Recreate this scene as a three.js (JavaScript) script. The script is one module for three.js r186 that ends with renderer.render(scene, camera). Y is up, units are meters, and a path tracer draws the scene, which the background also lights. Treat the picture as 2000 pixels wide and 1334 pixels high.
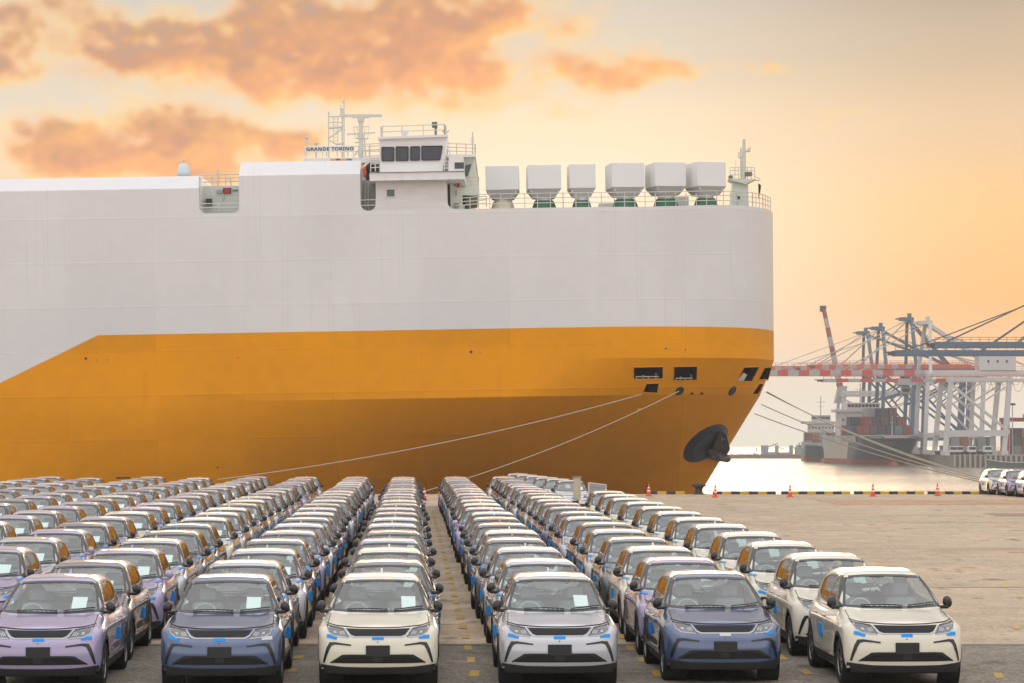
import * as THREE from 'three';
import { mergeGeometries, mergeVertices, toCreasedNormals } from 'three/addons/utils/BufferGeometryUtils.js';
import { RoundedBoxGeometry } from 'three/addons/geometries/RoundedBoxGeometry.js';
import { ImprovedNoise } from 'three/addons/math/ImprovedNoise.js';
import { FontLoader } from 'three/addons/loaders/FontLoader.js';
import { TextGeometry } from 'three/addons/geometries/TextGeometry.js';

// ------------------------------------------------------------------ camera, sky, sun, exposure
const scene = new THREE.Scene();
const W = 1024, H = 683, EYE = 3.73, FOCAL = 4850 / 2000;          // focal length in frame widths
const SHIFT = 180 / 2000;                                         // the lens is shifted upwards: the horizon lies low in the frame
const camera = new THREE.PerspectiveCamera(2 * Math.atan(H / W / 2 / FOCAL) * 180 / Math.PI, W / H, 0.5, 20000);
camera.position.set(0, EYE, 0);
camera.setViewOffset(W, H, 0, -SHIFT * W, W, H);
const renderer = new THREE.WebGLRenderer({ antialias: true });
renderer.setSize(W, H);
renderer.toneMapping = THREE.LinearToneMapping;
renderer.toneMappingExposure = 1.09;
renderer.shadowMap.enabled = true;

const lin1 = (v) => { v /= 255; return v <= 0.04045 ? v / 12.92 : Math.pow((v + 0.055) / 1.055, 2.4); };
const lin = (r, g, b) => [lin1(r), lin1(g), lin1(b)];
const clamp = (v, a, b) => Math.min(b, Math.max(a, v)), mix = (a, b, t) => a + (b - a) * t;
const smooth = (a, b, v) => { const t = clamp((v - a) / (b - a), 0, 1); return t * t * (3 - 2 * t); };
const mix3 = (a, b, t) => [mix(a[0], b[0], t), mix(a[1], b[1], t), mix(a[2], b[2], t)];
function curve(points) {                                          // smooth interpolation through [x, y] points
  const n = points.length, m = points.map((p, i) => (i === 0 ? (points[1][1] - p[1]) / (points[1][0] - p[0]) : i === n - 1 ? (p[1] - points[i - 1][1]) / (p[0] - points[i - 1][0]) : (points[i + 1][1] - points[i - 1][1]) / (points[i + 1][0] - points[i - 1][0])));
  return (x) => {
    if (x <= points[0][0]) return points[0][1];
    if (x >= points[n - 1][0]) return points[n - 1][1];
    let i = 0; while (x > points[i + 1][0]) i++;
    const h = points[i + 1][0] - points[i][0], t = (x - points[i][0]) / h, t2 = t * t, t3 = t2 * t;
    return (2 * t3 - 3 * t2 + 1) * points[i][1] + (t3 - 2 * t2 + t) * h * m[i] + (3 * t2 - 2 * t3) * points[i + 1][1] + (t3 - t2) * h * m[i + 1];
  };
}
const line = (points) => (x) => { if (x <= points[0][0]) return points[0][1]; for (let i = 1; i < points.length; i++) if (x <= points[i][0]) return mix(points[i - 1][1], points[i][1], (x - points[i - 1][0]) / (points[i][0] - points[i - 1][0])); return points[points.length - 1][1]; };
function ramp(stops) {                                            // piecewise linear colour ramp
  return (v) => {
    if (v <= stops[0][0]) return stops[0][1];
    for (let i = 1; i < stops.length; i++) if (v <= stops[i][0]) return mix3(stops[i - 1][1], stops[i][1], smooth(stops[i - 1][0], stops[i][0], v) * 0.5 + 0.5 * (v - stops[i - 1][0]) / (stops[i][0] - stops[i - 1][0]));
    return stops[stops.length - 1][1];
  };
}
let seed = 20240611;
const rnd = () => { seed = (seed + 0x6d2b79f5) | 0; let t = Math.imul(seed ^ (seed >>> 15), 1 | seed); t = (t + Math.imul(t ^ (t >>> 7), 61 | t)) ^ t; return ((t ^ (t >>> 14)) >>> 0) / 4294967296; };
const perlin = new ImprovedNoise();
const fbm = (x, y, z, o) => { let s = 0, a = 0.5, n = 0; for (let i = 0; i < o; i++) { s += a * perlin.noise(x, y, z); n += a; x = x * 2.03 + 7.1; y = y * 2.03 + 3.7; z = z * 2.03 + 1.3; a *= 0.52; } return s / n; };

const SKY_HIGH = 1.32, SKY_BACK = 1.38, SKY_LOW = 1.08, FOG = 0.00032;
// A warm evening sky of broken cloud: a glow over the sea ahead, a high pale cloud sheet overhead.
function makeSky() {
  const SW = 4096, SH = 2048, data = new Float32Array(SW * SH * 4);
  const left = ramp([[0, lin(246, 234, 216)], [1.6, lin(250, 224, 186)], [4, lin(248, 218, 178)], [6, lin(240, 220, 192)], [8.4, lin(216, 205, 190)], [10.6, lin(198, 193, 186)], [15, lin(174, 166, 160)], [25, lin(170, 162, 158)], [38, lin(228, 224, 223)], [90, lin(232, 231, 235)]]);
  const mid = ramp([[0, lin(249, 238, 222)], [1.6, lin(252, 236, 210)], [3.4, lin(255, 234, 206)], [5.6, lin(255, 231, 198)], [7, lin(246, 222, 188)], [8.6, lin(224, 207, 184)], [10.6, lin(206, 196, 182)], [15, lin(174, 166, 160)], [25, lin(170, 162, 158)], [38, lin(228, 224, 223)], [90, lin(232, 231, 235)]]);
  const right = ramp([[0, lin(248, 238, 224)], [1.1, lin(250, 230, 205)], [2.1, lin(255, 202, 144)], [3, lin(255, 195, 127)], [5, lin(252, 202, 140)], [7, lin(230, 197, 158)], [8.8, lin(204, 180, 152)], [10.6, lin(174, 156, 140)], [15, lin(168, 158, 150)], [25, lin(170, 162, 158)], [38, lin(228, 224, 223)], [90, lin(232, 231, 235)]]);  // these ramps dip darker above the frame, out of view, to dull hood reflections
  const away = ramp([[0, lin(224, 217, 213)], [9, lin(222, 216, 213)], [15, lin(196, 190, 188)], [19, lin(196, 191, 190)], [30, lin(228, 227, 229)], [90, lin(232, 231, 235)]]);
  // cloud banks: azimuth, elevation, half widths (degrees), strength, greyness
  const D = 180 / Math.PI / 4850, bank = (px, py, rx, ry, s, g) => [(px - 1000) * D, (847 - py) * D, rx * D, ry * D, s, g];
  const banks = [bank(250, 95, 130, 55, 1.0, 0.75), bank(370, 110, 120, 50, 1.0, 0.65), bank(480, 150, 150, 46, 1.05, 0.25), bank(560, 60, 120, 60, 0.8, 0.6), bank(690, 50, 190, 95, 1.2, 0.5), bank(830, 60, 120, 70, 1.0, 0.3), bank(640, 155, 210, 52, 0.95, 0.12), bank(760, 130, 140, 60, 0.7, 0.2), bank(890, 100, 70, 70, 0.6, 0.2),
    bank(10, 85, 100, 62, 1.0, 0.9), bank(40, 150, 70, 34, 0.6, 0.85), bank(130, 20, 80, 30, 0.45, 0.8), bank(40, 285, 90, 45, 0.95, 0.4), bank(180, 300, 110, 62, 1.1, 0.25), bank(330, 300, 140, 60, 1.1, 0.18), bank(480, 298, 130, 50, 1.0, 0.1), bank(250, 345, 300, 30, 0.9, 0.05), bank(340, 235, 50, 20, 0.6, 0.4), bank(570, 290, 60, 26, 0.7, 0.1),
    bank(1120, 48, 75, 34, 0.95, 0.2), bank(1000, 15, 60, 25, 0.7, 0.1), bank(1130, 135, 110, 34, 0.9, 0.12), bank(1250, 150, 110, 22, 0.7, 0.05), bank(1520, 140, 60, 16, 0.7, 0.0), bank(1400, 155, 120, 16, 0.4, 0.0), bank(930, 150, 90, 40, 0.62, 0.2), bank(905, 215, 60, 25, 0.62, 0.12), bank(1030, 205, 90, 26, 0.6, 0.1), bank(960, 70, 70, 40, 0.6, 0.1), bank(1230, 100, 60, 20, 0.4, 0.05), bank(1640, 235, 120, 14, 0.25, 0), bank(1480, 200, 60, 10, 0.25, 0),
    bank(1050, -90, 300, 60, 0.8, 0.5), bank(200, -150, 500, 70, 0.9, 0.6), bank(-500, 150, 300, 90, 0.9, 0.5), bank(-700, 330, 260, 60, 0.9, 0.3), bank(2500, 60, 300, 60, 0.6, 0.4)];
  for (let j = 0; j < SH; j++) {
    const el = ((j + 0.5) / SH - 0.5) * 180;
    for (let i = 0; i < SW; i++) {
      // direction of this texel: atan2(z, x) runs with u; straight ahead is -z
      const round = ((i + 0.5) / SW - 0.5) * 2 * Math.PI;
      let az = round * 180 / Math.PI + 90; if (az > 180) az -= 360;
      const k = (j * SW + i) * 4;
      if (el < -0.5) { const c = lin(249, 238, 221); data[k] = c[0] * SKY_LOW; data[k + 1] = c[1] * SKY_LOW; data[k + 2] = c[2] * SKY_LOW; data[k + 3] = 1; continue; }
      const e = Math.max(0, el), a = Math.abs(az);
      let c = az < 1 ? mix3(left(e), mid(e), smooth(-11, 1, az)) : mix3(mid(e), right(e), smooth(1.5, 11.5, az));
      c = mix3(c, away(e), smooth(25, 120, a));
      // a soft glow low over the sea ahead
      const g = 0.05 * Math.exp(-((az - 1.5) ** 2) / 40 - ((e - 5.2) ** 2) / 8);
      c = [c[0] * (1 + g), c[1] * (1 + g), c[2] * (1 + g * 1.2)];
      const cr = Math.cos(e * Math.PI / 180), dx = Math.cos(round) * cr, dz = Math.sin(round) * cr, dy = Math.sin(e * Math.PI / 180);
      // detailed banks in and near the view
      if (a < 40 && e < 16) {
        const wx = az + 1.1 * fbm(az * 0.7, e * 1.3, 3.1, 4), wy = e + 0.75 * fbm(az * 0.7, e * 1.3, 8.4, 4);
        let d = 0, gr = 0, w = 0, up = 0;
        for (const b of banks) {
          const q = ((wx - b[0]) / b[2]) ** 2 + ((wy - b[1]) / b[3]) ** 2;
          if (q < 6) { const v = b[4] * Math.exp(-q * 0.9); d += v; gr += v * b[5]; up += v * (wy - b[1]) / b[3]; w += v; }
        }
        if (w > 0.01) {
          const F = (x, y) => fbm(x * 0.8, y * 1.25, 0.5, 7), n = F(az, e), n2 = fbm(az * 2.4 + 5, e * 3.4, 4.5, 5), n3 = fbm(az * 7 + 3, e * 10, 9.5, 3);
          const dens = d * (0.88 + 1.15 * n + 0.45 * n2) + n * 0.38 + n2 * 0.24 + n3 * 0.12 - 0.22, al = smooth(-0.22, 1.0, dens), thick = smooth(0.25, 1.35, dens + 0.2 * n2);
          // lit from low ahead: faces turned to the sun and thin edges glow, tops and cores go brown-grey
          const lit = 1.2 * (n - F(az + 0.04 * (1 - az) + 0.1, e - 0.32)) + 0.7 * (n2 - fbm(az * 2.4 + 5.2, (e - 0.13) * 3.4, 4.5, 5));
          const grey = clamp((0.0 + gr / w * 1.08 + 0.5 * (up / w) + 0.25 * n - 0.55 * lit) * thick, 0, 1);
          const bright = mix3(lin(255, 212, 134), lin(254, 186, 108), smooth(0.1, 0.9, dens - 0.4 * lit));
          const cc = mix3(mix3(bright, lin(238, 160, 114), clamp(thick * 0.8 - 0.7 * lit, 0, 1)), lin(156, 120, 102), grey);
          c = mix3(c, lin(250, 196, 134), 0.26 * smooth(0.15, 1.1, d * (1 + 0.7 * n2)) * smooth(1.5, 4, e) * smooth(40, 25, a) * (1 - smooth(12.5, 16, e)));
          c = mix3(c, cc, al * 0.88 * smooth(1.5, 4, e) * smooth(40, 25, a) * (1 - smooth(12.5, 16, e)));
        }
      }
      // the high sheet: mottled by plain noise all round
      const hs = smooth(9, 20, e);
      if (hs > 0) {
        const n = fbm(dx / (dy + 0.12) * 1.1, dz / (dy + 0.12) * 1.1, 11.3, 5), v = 1 + 0.55 * n * hs;
        c = [c[0] * v, c[1] * v, c[2] * v * (1 - 0.03 * n)];
        const high = mix(1, SKY_HIGH, smooth(11, 40, e));
        c = [c[0] * high, c[1] * high, c[2] * high];
      }
      const low = mix(SKY_LOW, 1, smooth(8, 22, e));
      const back = low * mix(1, SKY_BACK, smooth(40, 130, a) * (1 - smooth(60, 90, e)));
      data[k] = c[0] * back; data[k + 1] = c[1] * back; data[k + 2] = c[2] * back; data[k + 3] = 1;
    }
  }
  const t = new THREE.DataTexture(data, SW, SH, THREE.RGBAFormat, THREE.FloatType);
  t.mapping = THREE.EquirectangularReflectionMapping; t.magFilter = THREE.LinearFilter; t.minFilter = THREE.LinearFilter; t.needsUpdate = true;
  return t;
}

scene.background = makeSky();
scene.environment = scene.background;
const sun = new THREE.DirectionalLight(0xffe0b8, 0.5);
sun.name = 'sun';
{ const az = 0.5 * Math.PI / 180, el = 8 * Math.PI / 180; sun.position.set(Math.sin(az) * Math.cos(el), Math.sin(el), -Math.cos(az) * Math.cos(el)).multiplyScalar(600); }
sun.target.position.set(0, 0, -60);
sun.position.add(sun.target.position);
sun.castShadow = true; sun.shadow.radius = 40; sun.shadow.mapSize.set(2048, 2048);
Object.assign(sun.shadow.camera, { left: -90, right: 90, top: 90, bottom: -90, near: 100, far: 1200 });
scene.add(sun, sun.target);
scene.fog = new THREE.FogExp2(new THREE.Color().setRGB(1.0, 0.955, 0.89), FOG);

// ------------------------------------------------------------------ helpers
const names = {};
const numbered = (n) => { names[n] = (names[n] ?? -1) + 1; return names[n] ? n + '_' + String(names[n]).padStart(3, '0') : n; };
function tag(o, label, category, group) { o.userData = { label, category }; if (group) o.userData.group = group; return o; }
function thing(name, label, category, pos = [0, 0, 0], turn = 0, group) {
  const o = new THREE.Group(); o.name = numbered(name); o.position.set(...pos); o.rotation.y = turn; scene.add(o);
  return tag(o, label, category, group);
}
const flat = (g) => { const q = g.index ? g.toNonIndexed() : g; for (const n of Object.keys(q.attributes)) if (!['position', 'normal', 'uv'].includes(n)) q.deleteAttribute(n); if (!q.attributes.uv) q.setAttribute('uv', new THREE.BufferAttribute(new Float32Array(q.attributes.position.count * 2), 2)); return q; };
const merge = (gs) => (gs.length === 1 ? gs[0] : mergeGeometries(gs.map(flat)));
function part(name, geo, material, parent) {                       // one named mesh under its parent
  const m = new THREE.Mesh(Array.isArray(geo) ? merge(geo) : geo, material);
  m.name = parent === scene ? numbered(name) : name; m.castShadow = m.receiveShadow = true; parent.add(m); return m;
}
function struct(name, geo, material) { const m = part(name, geo, material, scene); m.userData = { kind: 'structure' }; return m; }
const box = (x0, x1, y0, y1, z0, z1) => new THREE.BoxGeometry(Math.abs(x1 - x0), Math.abs(y1 - y0), Math.abs(z1 - z0)).translate((x0 + x1) / 2, (y0 + y1) / 2, (z0 + z1) / 2);
const rbox = (x0, x1, y0, y1, z0, z1, r = 0.05, s = 2) => new RoundedBoxGeometry(Math.abs(x1 - x0), Math.abs(y1 - y0), Math.abs(z1 - z0), s, r).translate((x0 + x1) / 2, (y0 + y1) / 2, (z0 + z1) / 2);
const V = (p) => (p.isVector3 ? p : new THREE.Vector3(...p));
function bar(a, b, r, r2 = r, n = 6) {                              // round bar between two points
  a = V(a); b = V(b); const d = b.clone().sub(a), g = new THREE.CylinderGeometry(r2, r, d.length(), n);
  return g.applyQuaternion(new THREE.Quaternion().setFromUnitVectors(new THREE.Vector3(0, 1, 0), d.normalize())).translate((a.x + b.x) / 2, (a.y + b.y) / 2, (a.z + b.z) / 2);
}
function beam(a, b, w, h = w) {                                     // square beam between two points (w across, h in the up direction)
  a = V(a); b = V(b); const d = b.clone().sub(a), l = d.length(); d.normalize();
  const up = Math.abs(d.y) > 0.95 ? new THREE.Vector3(1, 0, 0) : new THREE.Vector3(0, 1, 0), x = new THREE.Vector3().crossVectors(up, d).normalize(), y = new THREE.Vector3().crossVectors(d, x);
  return new THREE.BoxGeometry(w, h, l).applyMatrix4(new THREE.Matrix4().makeBasis(x, y, d)).translate((a.x + b.x) / 2, (a.y + b.y) / 2, (a.z + b.z) / 2);
}
function tubeThrough(points, r, seg = 60, n = 6) { return new THREE.TubeGeometry(new THREE.CatmullRomCurve3(points.map(V)), seg, r, n, false); }
const lathe = (pts, n = 24) => new THREE.LatheGeometry(pts.map((p) => new THREE.Vector2(...p)), n);
function gridGeometry(nu, nv, f) {                                  // f(u, v) -> [x, y, z]
  const p = [], uv = [], idx = [];
  for (let j = 0; j <= nv; j++) for (let i = 0; i <= nu; i++) { p.push(...f(i / nu, j / nv)); uv.push(i / nu, j / nv); }
  for (let j = 0; j < nv; j++) for (let i = 0; i < nu; i++) { const a = j * (nu + 1) + i, b = a + 1, c = a + nu + 1, d = c + 1; idx.push(a, b, d, a, d, c); }
  const g = new THREE.BufferGeometry(); g.setAttribute('position', new THREE.Float32BufferAttribute(p, 3)); g.setAttribute('uv', new THREE.Float32BufferAttribute(uv, 2)); g.setIndex(idx); g.computeVertexNormals(); return g;
}
function extrudePoly(pts, depth, bevel = 0) {                       // polygon in x, y pushed along +z
  const s = new THREE.Shape(pts.map((p) => new THREE.Vector2(...p)));
  return new THREE.ExtrudeGeometry(s, { depth, bevelEnabled: bevel > 0, bevelSize: bevel, bevelThickness: bevel, bevelSegments: 1, steps: 1 });
}
const std = (color, roughness = 0.6, metalness = 0, more = {}) => { const m = new THREE.MeshStandardMaterial({ roughness, metalness, ...more }); m.color.setRGB(...color); return m; };
const phys = (color, roughness, more = {}) => { const m = new THREE.MeshPhysicalMaterial({ roughness, ...more }); m.color.setRGB(...color); return m; };
// tileable value noise for textures
function tileNoise(size, cells, sd) {
  const g = new Float32Array(cells * cells); let s = sd * 7919 + 13; for (let i = 0; i < g.length; i++) { s = (Math.imul(s, 1664525) + 1013904223) >>> 0; g[i] = s / 4294967296; }
  const out = new Float32Array(size * size), k = cells / size;
  for (let y = 0; y < size; y++) { const fy = y * k, y0 = Math.floor(fy), ty = fy - y0, sy = ty * ty * (3 - 2 * ty), r0 = (y0 % cells) * cells, r1 = ((y0 + 1) % cells) * cells;
    for (let x = 0; x < size; x++) { const fx = x * k, x0 = Math.floor(fx), tx = fx - x0, sx = tx * tx * (3 - 2 * tx), c0 = x0 % cells, c1 = (x0 + 1) % cells;
      out[y * size + x] = (g[r0 + c0] * (1 - sx) + g[r0 + c1] * sx) * (1 - sy) + (g[r1 + c0] * (1 - sx) + g[r1 + c1] * sx) * sy; } }
  return out;
}
function texture(size, fn, srgb = true, repeat = 1) {               // fn(i, x, y) -> [r, g, b] bytes
  const d = new Uint8Array(size * size * 4);
  for (let y = 0, i = 0; y < size; y++) for (let x = 0; x < size; x++, i++) { const c = fn(i, x, y); d[i * 4] = clamp(c[0], 0, 255); d[i * 4 + 1] = clamp(c[1], 0, 255); d[i * 4 + 2] = clamp(c[2], 0, 255); d[i * 4 + 3] = 255; }
  const t = new THREE.DataTexture(d, size, size); t.wrapS = t.wrapT = THREE.RepeatWrapping; t.magFilter = THREE.LinearFilter; t.minFilter = THREE.LinearMipmapLinearFilter; t.repeat.set(repeat, repeat);
  if (srgb) t.colorSpace = THREE.SRGBColorSpace; t.needsUpdate = true; return t;
}
// A point of the place seen at a pixel of the 2000 x 1334 photograph, so many metres ahead: used to measure things off, not to lay them on the lens.
const at = (px, py, z) => new THREE.Vector3((px - 1000) / 4850 * z, EYE - (py - 847) / 4850 * z, -z);
// ------------------------------------------------------------------ ground, quay, water
const QUAY0 = [-500, -146], QUAY1 = [500, -178];                   // the quay edge runs very slightly away to the right: x, z
const quayZ = (x) => -153.2 - (x - 9) * 0.0085;
const WATER = -5.5;
{
  const S = 2048, n1 = tileNoise(S, 8, 1), n2 = tileNoise(S, 32, 2), n3 = tileNoise(S, 128, 3), n4 = tileNoise(S, 700, 4), n5 = tileNoise(S, 16, 5), n6 = tileNoise(S, 64, 9);
  const streak = (i, x, y) => n6[(y * S + ((x >> 3) % S))];
  const conc = texture(S, (i, x, y) => {
    const big = (n1[i] - 0.5) * 16 + (n2[i] - 0.5) * 20 + (n6[i] - 0.5) * 9 + (n3[i] - 0.5) * 12 + (n4[i] - 0.5) * 40;
    const rust = smooth(0.62, 0.85, n5[i] * 0.6 + n2[i] * 0.4) * 10, oil = smooth(0.66, 0.85, n2[i] * 0.5 + n6[i] * 0.5) * 34 + smooth(0.70, 0.9, n6[i] * 0.6 + n3[i] * 0.4) * 32 + smooth(0.80, 0.95, n3[i] * 0.7 + n4[i] * 0.3) * 40;
    const b = 172 + big - oil; return [b * 1.05 + rust * 0.9, b * 0.94 - rust * 0.1, b * 0.80 - rust * 0.9];
  });
  const asph = texture(S, (i, x, y) => {
    const b = 112 + (n1[i] - 0.5) * 22 + (n2[i] - 0.5) * 16 + (n3[i] - 0.5) * 14 + (n4[i] - 0.5) * 70 - smooth(0.66, 0.9, n6[i] * 0.55 + n2[i] * 0.45) * 34;
    return [b * 1.03, b * 0.965, b * 0.865];
  });
  const bump = texture(S, (i) => { const b = 128 + (n4[i] - 0.5) * 160 + (n3[i] - 0.5) * 60; return [b, b, b]; }, false);
  const M_conc = std([1, 1, 1], 0.85, 0, { map: conc, bumpMap: bump, bumpScale: 0.006 }), M_asph = std([1, 1, 1], 0.8, 0, { map: asph, bumpMap: bump, bumpScale: 0.008 });
  const sheet = (pts, y, k) => {                                    // polygon in x, z laid flat with uv in k-metre tiles
    const g = new THREE.ShapeGeometry(new THREE.Shape(pts.map((p) => new THREE.Vector2(p[0], -p[1]))));
    g.rotateX(-Math.PI / 2).translate(0, y, 0);
    const p = g.attributes.position, uv = g.attributes.uv; for (let i = 0; i < p.count; i++) uv.setXY(i, (p.getX(i) * 0.97 + p.getZ(i) * 0.09) / k, (p.getZ(i) * 0.97 - p.getX(i) * 0.09) / k);
    return g;
  };
  const E0 = quayZ(-700), E1 = quayZ(700);
  struct('quay', sheet([[-700, 120], [700, 120], [700, E1], [-700, E0]], 0, 33), M_conc);
  struct('quay_wall', gridGeometry(1, 1, (u, v) => [mix(-700, 700, u), mix(WATER - 4, 0, v), mix(E0, E1, u)]), std([0.14, 0.13, 0.115], 0.9));
  // the newer dark asphalt in front, ending at a straight joint with a low raised edge
  struct('road', sheet([[-120, 60], [120, 60], [120, -43.6], [-120, -43.6]], 0.006, 21), M_asph);
  struct('paving_joint', box(-120, 120, 0, 0.035, -43.75, -43.6), std([0.36, 0.33, 0.28], 0.9));
  // darker patched strips and a long pale expansion joint in the far concrete
  const patch = std([0.24, 0.205, 0.165], 0.9, 0, { map: conc }), pale = std([0.42, 0.37, 0.31], 0.9);
  struct('path', sheet([[22, -112], [140, -113.4], [140, -118.5], [22, -116.2]], 0.005, 27), std([0.62, 0.58, 0.55], 0.9, 0, { map: conc }));
  struct('path', sheet([[17, -130], [140, -133], [140, -143], [17, -140]], 0.005, 27), std([0.95, 0.78, 0.66], 0.9, 0, { map: conc }));
  struct('paving_joint', sheet([[16, -104.2], [140, -105.2], [140, -105.38], [16, -104.38]], 0.006, 10), pale);
  struct('paving_joint', sheet([[8, -60.2], [140, -61.0], [140, -61.1], [8, -60.3]], 0.006, 10), std([0.2, 0.175, 0.14], 0.9));
  struct('paving_joint', sheet([[9, -80.2], [140, -81.0], [140, -81.1], [9, -80.3]], 0.006, 10), std([0.22, 0.19, 0.15], 0.9));
  // worn yellow bay marks
  const yellow = std([0.70, 0.44, 0.06], 0.75, 0, { map: texture(256, (i, x, y) => { const b = 205 + (rnd() - 0.5) * 90; return [b, b, b]; }) });
  const faded = std([0.50, 0.36, 0.14], 0.85);
  const marks = [];
  const vx = (X, z) => X - 0.04 * z;                                // the lot's columns run 2.3 degrees off the line of sight
  for (let k = 0; k < 36; k++) { const z = 36.2 + k * 2.34; if (z > 120) break; marks.push([0.97, z], [3.55 + 0.25, z]); }
  for (let k = 0; k < 9; k++) marks.push([6.15, 36.2 + k * 2.6]);
  const dash = (X, z, w, l, t) => sheet([[vx(X - w, z) - t, -z + l], [vx(X + w, z) - t, -z + l], [vx(X + w, z + l) + t, -z - l], [vx(X - w, z + l) + t, -z - l]], 0.011, 1.3);
  for (const [X, z] of marks) { const m = struct('bay_mark', dash(X, z, 0.058 + rnd() * 0.02, 0.36 + rnd() * 0.16, (rnd() - 0.5) * 0.04), yellow); }
  for (let k = 0; k < 4; k++) struct('bay_mark', dash(-1.9, 36.8 + k * 2.3, 0.08, 0.3, 0.02), yellow);
  for (const [px, py] of [[1950, 1320], [1985, 1226], [1962, 1146], [1872, 1112], [1992, 1166]]) { const z = 4850 * EYE / (py - 847), x = (px - 1000) / 4850 * z; struct('bay_mark', sheet([[x - 0.13, -z + 0.4], [x, -z + 0.42], [x + 0.12, -z - 0.38], [x, -z - 0.42]], 0.011, 1.3), py > 1300 ? yellow : faded); }
  // harbour water out to the horizon
  const w1 = tileNoise(1024, 90, 21), w2 = tileNoise(1024, 200, 22), w3 = tileNoise(1024, 420, 23), w4 = tileNoise(1024, 4, 24), w5 = tileNoise(1024, 11, 25);
  const ripple = texture(1024, (i) => { const k = 0.25 + 1.5 * smooth(0.42, 0.72, w4[i] * 0.6 + w5[i] * 0.4), b = 128 + (w1[i] - 0.5) * 110 * k + (w2[i] - 0.5) * 70 * k + (w3[i] - 0.5) * 40; return [b, b, b]; }, false);
  const water = phys([0.20, 0.185, 0.155], 0.2, { ior: 1.33, bumpMap: ripple, bumpScale: 0.3 });
  const g = new THREE.PlaneGeometry(2400, 1600).rotateX(-Math.PI / 2).translate(300, WATER, -920); const p = g.attributes.position, uv = g.attributes.uv;
  for (let i = 0; i < p.count; i++) uv.setXY(i, p.getX(i) / 190, p.getZ(i) / 90);
  struct('water', g, water);
}
// ------------------------------------------------------------------ the car carrier alongside the quay
const SHIP_Z = 168, PITCH = 0.0168, BEAM = 32;
const ship = thing('car_carrier_ship', 'huge white and yellow car carrier ship moored along the quay, bow to the right', 'ship', [(EYE - WATER) * Math.sin(PITCH), WATER, -SHIP_Z]);
ship.rotation.z = PITCH;
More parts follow.
